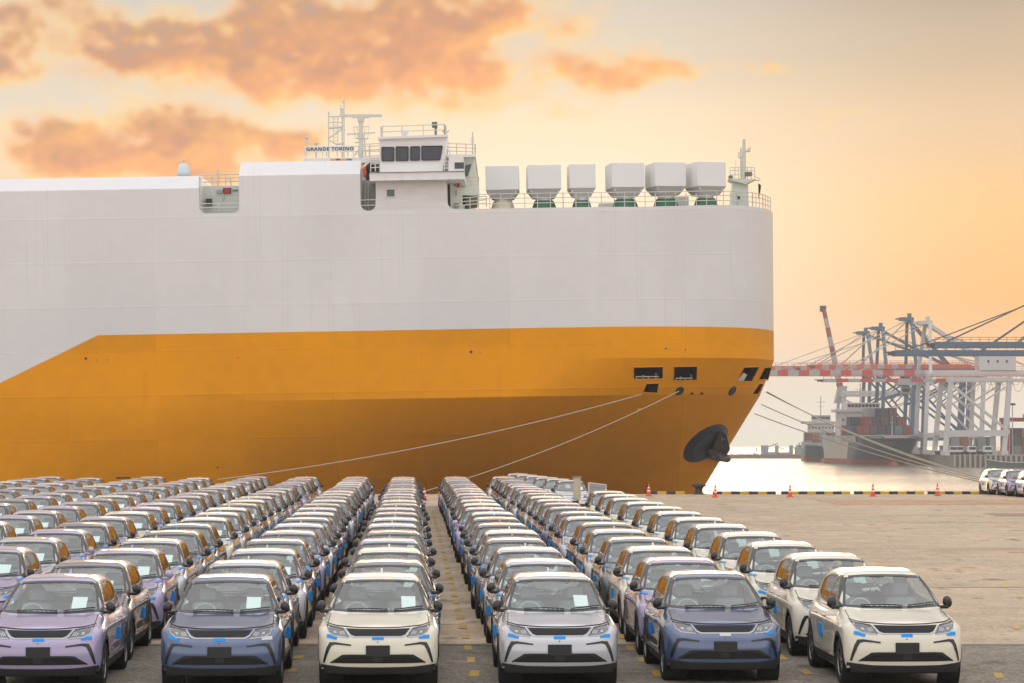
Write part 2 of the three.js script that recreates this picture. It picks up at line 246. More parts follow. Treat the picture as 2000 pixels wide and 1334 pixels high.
// ship coordinates: X along the ship towards the bow, Y up (0 at the eye's height amidships, as drawn by SY0), Z towards the camera; d is depth behind the near side
const SY0 = EYE - WATER;
const S = (px, py, d = 0) => { const k = (SHIP_Z + d) / 4850, x = (px - 1000) * k, y = (847 - py) * k; return [x * Math.cos(PITCH) + y * Math.sin(PITCH), y * Math.cos(PITCH) - x * Math.sin(PITCH) + SY0 , -d]; };
{
  const Y = (v) => v + SY0;                                         // heights measured from the eye
  // painted steel: faint plating, weld lines, run-off streaks (wear on the paint itself)
  const n1 = tileNoise(1024, 6, 31), n2 = tileNoise(1024, 40, 32), n3 = tileNoise(1024, 200, 33);
  const plating = (base, amp, sat) => texture(1024, (i, x, y) => {
    const px = Math.floor(x / 256), py = Math.floor(y / 128), h = ((px * 37 + py * 101 + px * py * 13) % 17) / 17 - 0.5;
    const run = smooth(0.6, 0.9, n2[(x * 5 % 1024) + 1024 * ((y >> 4) % 1024)]) * smooth(0.5, 0.8, n1[i]);
    const k = 1 + amp * (h * 0.5 + (n1[i] - 0.5) * 0.8 + (n2[i] - 0.5) * 0.3 + (n3[i] - 0.5) * 0.12 - run * 0.25);
    return [base[0] * k, base[1] * k * (1 - run * sat * amp), base[2] * k * (1 - run * sat * amp * 2)];
  });
  const plateBump = texture(1024, (i, x, y) => {
    const sx = x % 256, sy = y % 128; let b = 128 + (n1[i] - 0.5) * 70 + (n2[i] - 0.5) * 22;
    const e = Math.min(sx, 256 - sx), f = Math.min(sy, 128 - sy); if (e < 3 || f < 3) b += 40; b += (Math.cos(sx / 256 * Math.PI * 2) + Math.cos(sy / 128 * Math.PI * 2)) * 7; return [b, b, b];
  }, false);
  const M_white = phys([0.76, 0.745, 0.745], 0.42, { map: plating([250, 250, 250], 0.04, 0.5), bumpMap: plateBump, bumpScale: 0.03, clearcoat: 0.15, clearcoatRoughness: 0.3 });
  const M_yellow = phys([0.86, 0.335, 0.0], 0.5, { map: plating([250, 250, 250], 0.09, 0.4), bumpMap: plateBump, bumpScale: 0.05, specularIntensity: 0.25 });
  const M_trim = phys([0.80, 0.785, 0.775], 0.5), M_inner = std([0.62, 0.66, 0.6], 0.6), M_shade = std([0.015, 0.016, 0.02], 0.6), M_navy = phys([0.02, 0.024, 0.05], 0.45), M_deck = std([0.42, 0.42, 0.40], 0.7), M_green = std([0.03, 0.14, 0.075], 0.6), M_rail = std([0.66, 0.64, 0.58], 0.6), M_mast = std([0.62, 0.62, 0.55], 0.6);
  const M_red = std([0.5, 0.03, 0.02], 0.5), M_orange = std([0.55, 0.06, 0.02], 0.5), M_wind = phys([0.025, 0.03, 0.05], 0.06, { ior: 1.6 }), M_black = std([0.02, 0.02, 0.022], 0.5), M_goldmark = std([0.85, 0.42, 0.02], 0.5);
  // hull form: half breadth at a station X and height Y (from the eye)
  const fXs = line([[-9.6, 10.9], [-4.6, 13.9], [2.5, 18.35], [5, 19.35], [16, 19.45]]), fXf = line([[2.5, 0], [5, 4], [16, 4]]), fP = line([[-9.6, 1.8], [2.5, 2.1], [5, 2.2], [16, 2.2]]), fQ = line([[-9.6, 1.7], [2.5, 2.0], [5, 2.2], [16, 2.25]]);
  // below the lower knuckle the sides fall away under the bow, the more so the further down
  const half = (X, h) => { const a = fXf(h), b = fXs(h), t = clamp((X - a) / (b - a), 0, 1), f = Math.max(0, 2.5 - h), g = (1.0 * smooth(-22, 4, X) * f + 0.075 * smooth(-44, -4, X) * f * f) / 16; return BEAM / 2 * Math.pow(Math.max(0, 1 - Math.pow(t, fP(h))), 1 / fQ(h)) * (1 - Math.min(0.96, g)); };
  const sheer = (X) => 0.5 * smooth(8, 19.4, X);                      // the deck edge rises a little towards the stem
  const border = (X) => (X < -27.9 ? 7.13 + (X + 27.9) * 0.467 : 7.13);
  const STERN = -78;
  // lower hull: stations by fraction so that they bunch up towards the stem
  const stations = (n, from, h) => { const b = fXs(h), out = []; for (let i = 0; i <= n; i++) { const t = i / n; out.push(from + (b - from) * (1 - Math.pow(1 - t, 1.75))); } return out; };
  const along = (f, h, from) => { const x = from + (19 - from) * f; return x + (fXs(h) - 19) * smooth(-14, 19, x); };
  const strip = (h0, h1, from, nu, nv, side, low = null, high = null) => {
    const p = [], uv = [], idx = [];
    for (let j = 0; j <= nv; j++) for (let i = 0; i <= nu; i++) {
      const t = i / nu, f = 1 - Math.pow(1 - t, 1.8);
      let hA = h0, hB = h1; const X0 = along(f, (h0 + h1) / 2, from);
      if (high) hB = Math.max(hA + 0.002, Math.min(h1, high(X0))); if (low) hA = Math.min(hB - 0.002, Math.max(h0, low(X0)));
      const h = mix(hA, hB, j / nv), X = along(f, h, from), b = half(X, h);
      p.push(X, Y(h) + sheer(X) * smooth(7.13, 15.25, h), -BEAM / 2 + side * b); uv.push((X + (i > nu * 0.8 ? 0 : 0)) / 24, h / 24);
    }
    for (let j = 0; j < nv; j++) for (let i = 0; i < nu; i++) { const a = j * (nu + 1) + i, b = a + 1, c = a + nu + 1, d = c + 1; side > 0 ? idx.push(a, b, d, a, d, c) : idx.push(a, d, b, a, c, d); }
    const g = new THREE.BufferGeometry(); g.setAttribute('position', new THREE.Float32BufferAttribute(p, 3)); g.setAttribute('uv', new THREE.Float32BufferAttribute(uv, 2)); g.setIndex(idx); g.computeVertexNormals(); return g;
  };
  // openings of the mooring deck in the bow, as outlines in X (by station) and height
  const holes = [
    [[1237, 717], [1295, 716], [1295, 740], [1237, 741]], [[1316, 716], [1362, 715], [1361, 743], [1315, 744]], [[1262, 749], [1287, 748], [1284, 768], [1255, 767]],
    [[1453, 717], [1483, 716], [1468, 745], [1439, 745]], [[1493, 718], [1507, 717], [1500, 742], [1481, 742]], [[1483, 749], [1491, 749], [1481, 770], [1468, 770]]];
  // outlines are carried onto the hull by sight line: solve the point of the near side seen at that pixel
  const onHull = (px, py) => {
    let d = 0; for (let k = 0; k < 60; k++) { const q = S(px, py, d), b = half(q[0], q[1] - SY0); const dd = BEAM / 2 - b; d += (dd - d) * 0.5; }
    return S(px, py, d);
  };
  const holePoly = holes.map((h) => h.map(([x, y]) => { const q = onHull(x, y); return [q[0], q[1] - SY0]; }));
  const inside = (poly, x, y) => { let c = false; for (let i = 0, j = poly.length - 1; i < poly.length; j = i++) { const [xi, yi] = poly[i], [xj, yj] = poly[j]; if ((yi > y) !== (yj > y) && x < (xj - xi) * (y - yi) / (yj - yi) + xi) c = !c; } return c; };
  const cutHoles = (g) => { const p = g.attributes.position, id = g.index.array, keep = []; for (let k = 0; k < id.length; k += 3) { const x = (p.getX(id[k]) + p.getX(id[k + 1]) + p.getX(id[k + 2])) / 3, y = (p.getY(id[k]) + p.getY(id[k + 1]) + p.getY(id[k + 2])) / 3 - SY0; if (!holePoly.some((h) => inside(h, x, y))) keep.push(id[k], id[k + 1], id[k + 2]); } g.setIndex(keep); return g; };
  const NS = 560;                                                   // one set of stations for all port strips, so that their edges meet
  part('lower_hull', [strip(-9.6, 2.5, STERN, NS, 26, 1, null, border), cutHoles(strip(2.5, 5.0, STERN, NS, 26, 1, null, border)), strip(5.0, 7.13, STERN, NS, 5, 1, null, border),
    strip(-9.6, 2.5, STERN, 90, 20, -1, null, border), strip(2.5, 5.0, STERN, 90, 4, -1, null, border), strip(5.0, 7.13, STERN, 90, 4, -1, null, border)], M_yellow, ship);
  part('upper_hull', [strip(-9.6, 7.13, STERN, NS, 6, 1, border), strip(7.13, 15.25, STERN, NS, 10, 1), strip(-9.6, 7.13, STERN, 90, 12, -1, border), strip(7.13, 15.25, STERN, 100, 6, -1),
    gridGeometry(1, 1, (u, v) => [STERN, Y(mix(-9.6, 15.25, v)), -BEAM * u])], M_white, ship);
  // weather deck, unseen from here; light grey to bounce light onto the ventilators
  { const pts = []; for (let i = 0; i <= 60; i++) { const f = 1 - Math.pow(1 - i / 60, 1.8), X = along(f, 15.05, STERN); pts.push([X, half(X, 15.05) - 0.03]); } const s = new THREE.Shape([...pts.map((p) => new THREE.Vector2(p[0], -p[1])), ...pts.slice().reverse().map((p) => new THREE.Vector2(p[0], p[1]))]); part('deck', new THREE.ShapeGeometry(s).rotateX(-Math.PI / 2).translate(0, Y(15.05), -BEAM / 2), M_deck, ship); }
  // rooms behind the mooring openings, shade painted in as near-black walls, each with a bright rim
  const normalAt = (X, h) => { const e = 0.05, dz = (half(X + e, h) - half(X - e, h)) / (2 * e), dy = (half(X, h + e) - half(X, h - e)) / (2 * e); return new THREE.Vector3(-dz, -dy, 1).normalize(); };
  const hp = (X, h, off = 0) => { const n = normalAt(X, h), q = new THREE.Vector3(X, Y(h), -BEAM / 2 + half(X, h)); return q.addScaledVector(n, off); };
  holePoly.forEach((poly, k) => {
    const rim = [], room = [], n = poly.length, loop = [];
    for (let i = 0; i < n; i++) { const a = poly[i], b = poly[(i + 1) % n]; for (let s = 0; s < 6; s++) loop.push([mix(a[0], b[0], s / 6), mix(a[1], b[1], s / 6)]); }
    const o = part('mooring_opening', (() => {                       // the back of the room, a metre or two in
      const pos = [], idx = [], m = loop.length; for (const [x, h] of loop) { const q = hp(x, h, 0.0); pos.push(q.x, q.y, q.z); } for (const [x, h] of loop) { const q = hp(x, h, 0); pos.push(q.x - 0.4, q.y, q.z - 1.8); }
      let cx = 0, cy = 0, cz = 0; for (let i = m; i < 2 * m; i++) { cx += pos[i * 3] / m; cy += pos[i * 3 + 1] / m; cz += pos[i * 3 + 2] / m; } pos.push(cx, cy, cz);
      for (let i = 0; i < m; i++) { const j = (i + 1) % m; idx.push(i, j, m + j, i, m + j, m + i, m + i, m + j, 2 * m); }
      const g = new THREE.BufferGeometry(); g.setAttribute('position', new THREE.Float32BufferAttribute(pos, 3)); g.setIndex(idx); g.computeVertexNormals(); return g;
    })(), M_shade, ship);
    for (let i = 0; i < n; i++) { const a = poly[i], b = poly[(i + 1) % n]; const p0 = hp(a[0], a[1], 0.01), p1 = hp(b[0], b[1], 0.01); const mid = hp((a[0] + b[0]) / 2, (a[1] + b[1]) / 2, 0.01); rim.push(bar(p0, mid, 0.04), bar(mid, p1, 0.04)); }
    part('rim', rim, M_yellow, o);
    if (k === 3) { const q = (f, g) => { const v = hp(mix(poly[3][0], poly[2][0], f) + (poly[0][0] - poly[3][0]) * g, mix(poly[3][1], poly[0][1], g), 0); v.z -= 0.5; return v; }; const a = q(0.05, 0.06), b = q(0.48, 0.06), c = q(0.5, 0.5), d = q(0.2, 0.62), g = new THREE.BufferGeometry().setFromPoints([a, b, c, a, c, d]); g.computeVertexNormals(); part('painted_daylight', g, std([0.8, 0.78, 0.74], 0.6), o); }  // pale panel stands in for daylight seen through the opening
    if (k < 2) { const q = (x, h, dz) => { const v = hp(x, h, 0); v.z -= dz; return v; }; const x0 = Math.min(...poly.map((p) => p[0])), x1 = Math.max(...poly.map((p) => p[0])), y0 = Math.min(...poly.map((p) => p[1]));
      part('railing', [bar(q(x0 + 0.2, y0 + 0.18, 0.05), q(x1 - 0.3, y0 + 0.18, 0.05), 0.03), bar(q((x0 + x1) / 2, y0, 0.05), q((x0 + x1) / 2, y0 + 0.18, 0.05), 0.03), bar(q(x0 + 0.2, y0, 0.05), q(x0 + 0.2, y0 + 0.18, 0.05), 0.03)], M_rail, o);
      for (const [f, hh, r] of [[0.35, 0.3, 0.07], [0.8, 0.45, 0.09]]) part('bollard', bar(q(mix(x0, x1, f), y0, 1.25), q(mix(x0, x1, f), y0 + hh, 1.25), r), M_mast, o); }
  });
  // fairleads, hull marks
  const disc = (px, py, r, m, name, thick = 0.08, sq = 1) => { const q = onHull(px, py), n = normalAt(q[0], q[1] - SY0), g = new THREE.TorusGeometry(r, r * 0.28, 8, 20).scale(1, sq, 1); const f = new THREE.CylinderGeometry(r, r, 0.1, 20).rotateX(Math.PI / 2).scale(1, sq, 1); const mm = new THREE.Matrix4().lookAt(n, new THREE.Vector3(), new THREE.Vector3(0, 1, 0)).setPosition(q[0] + n.x * 0.03, q[1] + n.y * 0.03, q[2] + n.z * 0.03); const o = part(name, f.applyMatrix4(mm), M_black, ship); part('rim', g.applyMatrix4(mm), m, o); };
  disc(1327, 763, 0.27, M_navy, 'fairlead'); disc(1430, 763, 0.30, M_navy, 'fairlead');
  for (const [x, y, r] of [[1351, 768, 0.13], [1370, 768, 0.13]]) disc(x, y, r, M_black, 'scupper', 0.05, 0.45);
  for (const [x, y, r] of [[168, 700, 0.075], [189, 703, 0.03], [210, 703, 0.03], [465, 699, 0.035], [920, 687, 0.085], [938, 689, 0.03], [1300, 681, 0.05], [1338, 683, 0.03], [425, 912, 0.05], [1264, 948, 0.09]]) disc(x, y, r, M_yellow, 'scupper');
  { const a = onHull(1245, 812), b = onHull(1245, 799), c = onHull(1252, 799), d = onHull(1252, 812), o = (p) => { const n = normalAt(p[0], p[1] - SY0); return [p[0] + n.x * 0.02, p[1] + n.y * 0.02, p[2] + n.z * 0.02]; }; part('hull_mark', [beam(o(a), o(b), 0.13, 0.1), beam(o(b), o(c), 0.1), beam(o(c), o(d), 0.13, 0.1)], M_goldmark, ship); }
  { const dots = []; for (let k = 0; k < 9; k++) { const p = onHull(228 + k * 3.1, 933), h = 0.10 + (k % 3) * 0.02; dots.push(box(p[0] - 0.035, p[0] + 0.035, p[1] - h / 2, p[1] + h / 2, p[2], p[2] + 0.02)); } part('draught_mark', dots, M_black, ship); }
  // anchor pocket: a dark tapering snout on the flare that carries the stowed anchor
  {
    const ring = []; const N = 28, cpx = 1380, cpy = 866;
    for (let i = 0; i < N; i++) { const a = i / N * Math.PI * 2; const u = Math.cos(a), v = Math.sin(a); ring.push(onHull(cpx + 47 * u * 0.86 + 12 * v * -0.9 + (u < 0 ? u * 4 : 0), cpy + 28 * v * 1.25 - 15 * u * 0.9)); }
    const nrm = new THREE.Vector3(0.42, -0.55, 0.72).normalize(), tip = ring.map((p, i) => { const a = i / N * Math.PI * 2; const c = onHull(cpx + 14, cpy + 2); const f = 0.74; return [mix(c[0], p[0], f) + nrm.x * 0.28, mix(c[1], p[1], f) + nrm.y * 0.2, mix(c[2], p[2], f) + nrm.z * 0.28]; });
    const pos = [], idx = []; for (const p of ring) pos.push(...p); for (const p of tip) pos.push(...p); for (const p of tip) pos.push(p[0], p[1], p[2]); const c = tip.reduce((s, p) => [s[0] + p[0] / N, s[1] + p[1] / N, s[2] + p[2] / N], [0, 0, 0]); pos.push(c[0] - nrm.x * 0.15, c[1] - nrm.y * 0.15, c[2] - nrm.z * 0.15);
    for (let i = 0; i < N; i++) { const j = (i + 1) % N; idx.push(i, j, N + j, i, N + j, N + i, 2 * N + i, 2 * N + j, 3 * N); }
    const g = new THREE.BufferGeometry(); g.setAttribute('position', new THREE.Float32BufferAttribute(pos, 3)); g.setIndex(idx); g.computeVertexNormals();
    const pocket = part('anchor_pocket', g, M_navy, ship);
    const A = (x, y) => { const q = onHull(x - 9, y + 4); return new THREE.Vector3(q[0] + nrm.x * 0.38, q[1] + nrm.y * 0.2, q[2] + nrm.z * 0.42); };
    const M_anchor = std([0.075, 0.06, 0.06], 0.6);
    const fluke = (p) => { const g2 = new THREE.BufferGeometry(), t = p.map(([x, y]) => A(x, y)), n2 = new THREE.Vector3().crossVectors(t[1].clone().sub(t[0]), t[2].clone().sub(t[0])).normalize().multiplyScalar(0.22), P = []; if (n2.z < 0) n2.negate(); for (const q of t) P.push(q.x, q.y, q.z); const m = t.reduce((s, q) => s.add(q.clone().multiplyScalar(1 / t.length)), new THREE.Vector3()).add(n2.multiplyScalar(1.6)); P.push(m.x, m.y, m.z); const id = []; for (let i = 0; i < t.length; i++) id.push(i, (i + 1) % t.length, t.length); g2.setAttribute('position', new THREE.Float32BufferAttribute(P, 3)); g2.setIndex(id); const q = g2.toNonIndexed(); q.computeVertexNormals(); return q; };
    part('anchor', [fluke([[1396, 868], [1411, 834], [1417, 866], [1409, 880]]), fluke([[1414, 872], [1423, 843], [1430, 868], [1421, 885]]), fluke([[1388, 872], [1400, 868], [1428, 882], [1427, 897], [1390, 890]]), beam(A(1408, 872), A(1416, 850), 0.3), bar(A(1391, 884), A(1427, 890), 0.2)], M_anchor, pocket);
  }
  // ---- blocks standing on the weather deck, flush with the side
  const UP = { X: (px, d = 0) => S(px, 400, d)[0] };
  const sx = (px, d = 0, py = 380) => S(px, py, d)[0], sy = (px, py, d = 0) => S(px, py, d)[1];
  const block = (x0, x1, base, knee, top, inset, far = BEAM) => {     // profile across the ship, run along it
    const prof = [[0, base], [0, knee], [inset, top], [far - inset, top], [far, knee], [far, base]];
    const pos = [], uvs = [], tri = (a, b, c) => { for (const q of [a, b, c]) { pos.push(...q); uvs.push(q[0] / 24, (q[1] - SY0) / 24); } };
    for (let i = 0; i < prof.length - 1; i++) { const [d0, y0] = prof[i], [d1, y1] = prof[i + 1]; tri([x0, y0, -d0], [x1, y0, -d0], [x1, y1, -d1]); tri([x0, y0, -d0], [x1, y1, -d1], [x0, y1, -d1]); }
    for (const x of [x0, x1]) for (let i = 1; i < prof.length - 1; i++) { const q = (k) => [x, prof[k][1], -prof[k][0]]; x === x1 ? tri(q(0), q(i + 1), q(i)) : tri(q(0), q(i), q(i + 1)); }
    const g = new THREE.BufferGeometry(); g.setAttribute('position', new THREE.Float32BufferAttribute(pos, 3)); g.setAttribute('uv', new THREE.Float32BufferAttribute(uvs, 2)); g.computeVertexNormals(); return g;
  };
  const DK = Y(15.25), kneeA = sy(300, 369), topA = sy(300, 345, 1.6), kneeB = sy(560, 342), topB = sy(560, 316, 1.6);
  const xA1 = sx(388), xB0 = sx(467), xB1 = sx(704), xC0 = sx(734), xC1 = sx(873);
  part('deckhouse', block(STERN, xA1, DK, kneeA, topA, 1.6), M_white, ship); part('deckhouse', block(xB0, xB1, DK, kneeB, topB, 1.6), M_white, ship);
  // rounded feet of the gaps
  const foot = (x, dir, r) => { const s = new THREE.Shape(); s.moveTo(0, 0); s.lineTo(r, 0); s.absarc(r, r, r, -Math.PI / 2, -Math.PI, true); s.lineTo(0, 0); const g = new THREE.ExtrudeGeometry(s, { depth: 1.6, bevelEnabled: false, curveSegments: 8 }); if (dir < 0) { g.scale(-1, 1, 1); const q = g.attributes.position.array; for (let i = 0; i < q.length; i += 9) for (let k = 0; k < 3; k++) { const t = q[i + 3 + k]; q[i + 3 + k] = q[i + 6 + k]; q[i + 6 + k] = t; } g.computeVertexNormals(); } return g.translate(x, DK, -1.6); };
  for (const [x, d, r] of [[xA1, 1, 0.5], [xB0, -1, 0.5], [xB1, 1, 0.5], [xC0, -1, 0.5], [xC1, 1, 0.6]]) part('gap_corner', foot(x, d, r), M_white, ship);
  // recess A with lockers, lamp board and pipes
  const wallTop = sy(430, 363, 3);
  const rA = part('recess_wall', [box(xA1, xB0, DK, wallTop, -3.4, -3)], M_inner, ship);
  const sb = (px0, py0, px1, py1, d0, d1) => { const a = S(px0, py1, d0), b = S(px1, py0, d0); return box(a[0], b[0], a[1], b[1], -d0, -d1); };
  part('lamp_box', sb(437, 368, 450, 377, 2.9, 3), M_red, rA); part('lamp_box_frame', [sb(436, 367, 451, 368.2, 2.88, 3), sb(436, 377, 451, 378.2, 2.88, 3), sb(436, 367, 437.2, 378, 2.88, 3), sb(449.8, 367, 451, 378, 2.88, 3)], M_black, rA);
  part('locker', sb(402, 388, 413, 400, 2.6, 3), M_black, rA); part('vent_grille', sb(423, 370, 434, 377, 2.85, 3), std([0.4, 0.4, 0.36], 0.6), rA);
  part('nameplate', sb(454, 370, 465, 373, 2.9, 3), std([0.2, 0.22, 0.2], 0.6), rA);
  part('pipe', [bar(S(426, 331, 3.1), S(426, 368, 3.1), 0.06), bar(S(451, 350, 3.1), S(451, 366, 3.1), 0.05), bar(S(446, 347.5, 3.1), S(451, 350, 3.1), 0.05), bar(S(443, 350, 3.1), S(446, 347.5, 3.1), 0.05), bar(S(390, 345, 0.4), S(390, 406, 0.4), 0.07), bar(S(436, 380, 2.9), S(436, 391, 2.9), 0.05)], M_mast, rA);
  const rails = (pts, h, n, d = 0, mid = 2, r = 0.035) => {           // a run of railing through [px, py] feet, h photo pixels high
    const out = []; for (let i = 0; i < pts.length - 1; i++) { const [x0, y0, d0 = d] = pts[i], [x1, y1, d1 = d] = pts[i + 1]; for (let k = 0; k <= mid; k++) { const f = (k + 1) / (mid + 1); out.push(bar(S(x0, y0 - h * f, d0), S(x1, y1 - h * f, d1), r, r, 5)); } const m = Math.max(1, Math.round(Math.hypot(x1 - x0, (d1 - d0) * 26) / n)); for (let k = 0; k <= m; k++) { const f = k / m; out.push(bar(S(mix(x0, x1, f), mix(y0, y1, f), mix(d0, d1, f)), S(mix(x0, x1, f), mix(y0, y1, f) - h, mix(d0, d1, f)), r, r, 5)); } } return out; };
  part('railing', [...rails([[389, 363], [467, 361]], 21, 26, 3.2), ...rails([[389, 414], [467, 413]], 16, 40, 0.4, 1)], M_rail, ship);
  // satellite dome on block A
  { const c = S(359, 343, 6), q = part('satellite_dome', [lathe([[0, 0], [0.46, 0], [0.47, 0.3], [0.44, 0.55], [0.33, 0.78], [0.17, 0.9], [0, 0.94]].map(([a, b]) => [a, b])).translate(c[0], c[1] - 0.05, c[2])], std([0.62, 0.70, 0.72], 0.45), ship); part('antenna_mast', [bar([c[0], c[1] + 0.85, c[2]], [c[0], c[1] + 1.05, c[2]], 0.05), lathe([[0, 0], [0.1, 0], [0.1, 0.13], [0, 0.15]], 10).translate(c[0], c[1] + 1.0, c[2])], M_mast, q); }
  // slot between block B and the bridge
  const rB = part('recess_wall', box(xB1, xC0, DK, sy(720, 352, 2), -2.6, -2.2), std([0.42, 0.47, 0.45], 0.6), ship);
  part('ladder', [bar(S(713, 352, 2), S(713, 412, 2), 0.05), bar(S(719, 352, 2), S(719, 412, 2), 0.05), ...Array.from({ length: 12 }, (_, k) => bar(S(713, 355 + k * 5, 2), S(719, 355 + k * 5, 2), 0.03))], M_rail, rB);
  part('railing', rails([[704, 412], [734, 411]], 21, 30, 0.3, 1), M_rail, rB);
  part('davit', [beam(S(707, 329, 0.8), S(726, 309, 0.8), 0.16), beam(S(711, 352, 0.8), S(711, 326, 0.8), 0.2), bar(S(712, 330, 0.8), S(713, 353, 0.8), 0.05)], M_rail, rB);
  part('rescue_boat', new THREE.SphereGeometry(0.5, 12, 10).scale(0.22, 0.78, 0.22).translate(...S(712.5, 336, 0.5)), M_orange, rB); part('winch', rbox(...(() => { const a = S(706, 331, 0.7), b = S(713, 325, 0.7); return [a[0], b[0], a[1], b[1], -0.9, -0.5]; })(), 0.05), M_goldmark, rB);
  // bridge: lower house, wing gallery, wheelhouse
  const base2 = sy(800, 352);
  const house = part('bridge_house', [box(xC0, xC1, DK, base2, -BEAM, 0)], M_white, ship);
  { const w = part('window', sb(755, 370, 771, 384, -0.03, 0.1), std([0.10, 0.13, 0.11], 0.15), house); part('frame', [sb(753.5, 368.5, 772.5, 370.3, -0.06, 0.1), sb(753.5, 383.8, 772.5, 385.6, -0.06, 0.1), sb(753.5, 370.3, 755.2, 383.8, -0.06, 0.1), sb(770.8, 370.3, 772.5, 383.8, -0.06, 0.1)], M_trim, w); }
  const gal = part('bridge_wing', [(() => { const a = S(722, 353, -0.6), b = S(907, 335, -0.6); return box(a[0], b[0], a[1], b[1], -BEAM + 1, 0.6); })()], M_trim, ship);
  part('wing_rib', [754, 785, 817, 848, 877].map((x) => sb(x - 0.8, 339, x + 0.8, 350, -0.68, -0.6)), M_trim, gal);
  part('wing_lip', [sb(722, 333.6, 907, 336.4, -0.72, 0), sb(722, 351.6, 875, 354, -0.72, 0)], M_trim, gal);
  const wh = part('wheelhouse', (() => {                               // side wall leaning outwards at the top front
    const d = 0.5, a = S(742, 336, d), b = S(864, 336, d), c = S(874, 263, d), e = S(741, 268, d); const s = new THREE.Shape([[a[0], a[1]], [b[0], b[1]], [c[0], c[1]], [e[0], e[1]]].map((p) => new THREE.Vector2(...p))); return new THREE.ExtrudeGeometry(s, { depth: BEAM - 1.5, bevelEnabled: false }).translate(0, 0, -BEAM + 1);
  })(), M_trim, ship);
  const win = (pts) => { const p = pts.map(([x, y]) => { const q = S(x, y, 0.46); return [q[0], q[1]]; }); const w = part('window', extrudePoly(p, 0.06).translate(0, 0, -0.5), M_wind, wh); part('frame', p.map((q, i) => beam([q[0], q[1], -0.42], [p[(i + 1) % p.length][0], p[(i + 1) % p.length][1], -0.42], 0.07)), M_black, w); };
  win([[746, 288], [769, 288], [769, 314], [746, 314]]); win([[774, 287], [797, 287], [797, 313.5], [774, 313.5]]); win([[802, 287], [819, 286.5], [819, 313], [802, 313]]); win([[824, 286], [864, 285.5], [859, 312], [824, 312.5]]);
  part('roof_edge', [sb(738, 268, 742, 272, 0.3, 1), (() => { const a = S(738, 271, 0.4), b = S(875, 266, 0.4); return beam([a[0], a[1] + 0.03, -0.4], [b[0], b[1] + 0.03, -0.4], 0.25, 0.16); })()], M_trim, wh);
  part('railing', [...rails([[744, 268], [868, 264]], 21, 36, 1.0, 1), ...rails([[868, 264], [868, 264, 12]], 21, 60, 1.0, 1), ...rails([[703, 318, 3], [742, 316, 3]], 36, 16, 3, 2)], M_rail, wh);
  part('compass_stand', [lathe([[0, 0], [0.12, 0], [0.12, 0.22], [0.26, 0.24], [0.26, 0.52], [0.1, 0.56], [0, 0.57]], 14).translate(...S(791, 268, 3)), bar(S(791, 256, 3), S(791, 252, 3), 0.03)], M_trim, wh);
  part('searchlight', [bar(S(851, 266, 1.2), S(851, 250, 1.2), 0.09), (() => { const c = S(849, 244, 1.2); return rbox(c[0] - 0.19, c[0] + 0.19, c[1] - 0.2, c[1] + 0.2, c[2] - 0.2, c[2] + 0.2, 0.06); })()], std([0.10, 0.17, 0.15], 0.5), wh);
  part('lantern_post', [bar(S(870, 266, 1.2), S(870, 245, 1.2), 0.08), bar(S(865.5, 258, 1.2), S(875, 258, 1.2), 0.05), bar(S(746, 268, 1), S(746, 249, 1), 0.09), bar(S(865.5, 258, 1.2), S(865, 254, 1.2), 0.05), bar(S(875, 258, 1.2), S(875.5, 254, 1.2), 0.05)], M_mast, wh);
  part('wing_rail', [...rails([[724, 335], [742, 334]], 22, 9, -0.4, 2), ...rails([[868, 335], [876, 335]], 20, 8, -0.4, 2)], M_rail, gal);
  // forward bridge front, wing console and the escape platform in front of it
  const con = part('wing_console', [sb(877, 305, 905, 337, -0.4, 3.5)], M_trim, ship); part('screen', sb(888, 317, 906, 329.5, -0.43, -0.4), M_wind, con); part('panel_seam', sb(878, 334, 907, 335, -0.46, -0.4), M_black, con);
  part('bridge_front', (() => { const p = [[866, 303], [928, 306], [914, 372], [905, 412], [873, 412], [873, 350]].map(([x, y]) => { const q = S(x, y, 4); return [q[0], q[1]]; }); return extrudePoly(p, BEAM - 8).translate(0, 0, -BEAM + 4); })(), std([0.66, 0.70, 0.63], 0.6), ship);
  { const g = part('front_window', (() => { const p = [[909, 323], [921, 320], [914, 343], [909, 345]].map(([x, y]) => { const q = S(x, y, 3.9); return [q[0], q[1]]; }); return extrudePoly(p, 0.1).translate(0, 0, -4.0); })(), std([0.06, 0.10, 0.10], 0.2), ship); }
  part('front_brow', [sb(872, 301, 929, 307, 3.4, 20)], M_trim, ship);
  part('railing', [...rails([[874, 302], [928, 304]], 22, 18, 3.6, 2), ...rails([[928, 304, 3.6], [928, 304, 14]], 22, 60, 3.6, 2), ...rails([[915, 368], [935, 367]], 21, 18, 4, 2), ...rails([[902, 408], [950, 404]], 21, 14, 0.4, 2), bar(S(923, 304, 4), S(923, 258, 4), 0.05), bar(S(923, 282, 4), S(923, 268, 4), 0.09)], M_rail, ship);
  const esc = part('escape_platform', [(() => { const p = [[902, 369], [935, 367], [935, 383], [902, 382]].map(([x, y]) => { const q = S(x, y, 4); return [q[0], q[1]]; }); return extrudePoly(p, 4).translate(0, 0, -7.5); })(), sb(880, 355, 902, 410, 2.2, 4)], std([0.70, 0.73, 0.66], 0.6), ship);
  part('liferaft_shelf', (() => { const p = [[902, 383], [933, 384], [931, 398], [902, 402]].map(([x, y]) => { const q = S(x, y, 4); return [q[0], q[1]]; }); return extrudePoly(p, 3).translate(0, 0, -7); })(), std([0.16, 0.19, 0.10], 0.6), esc);
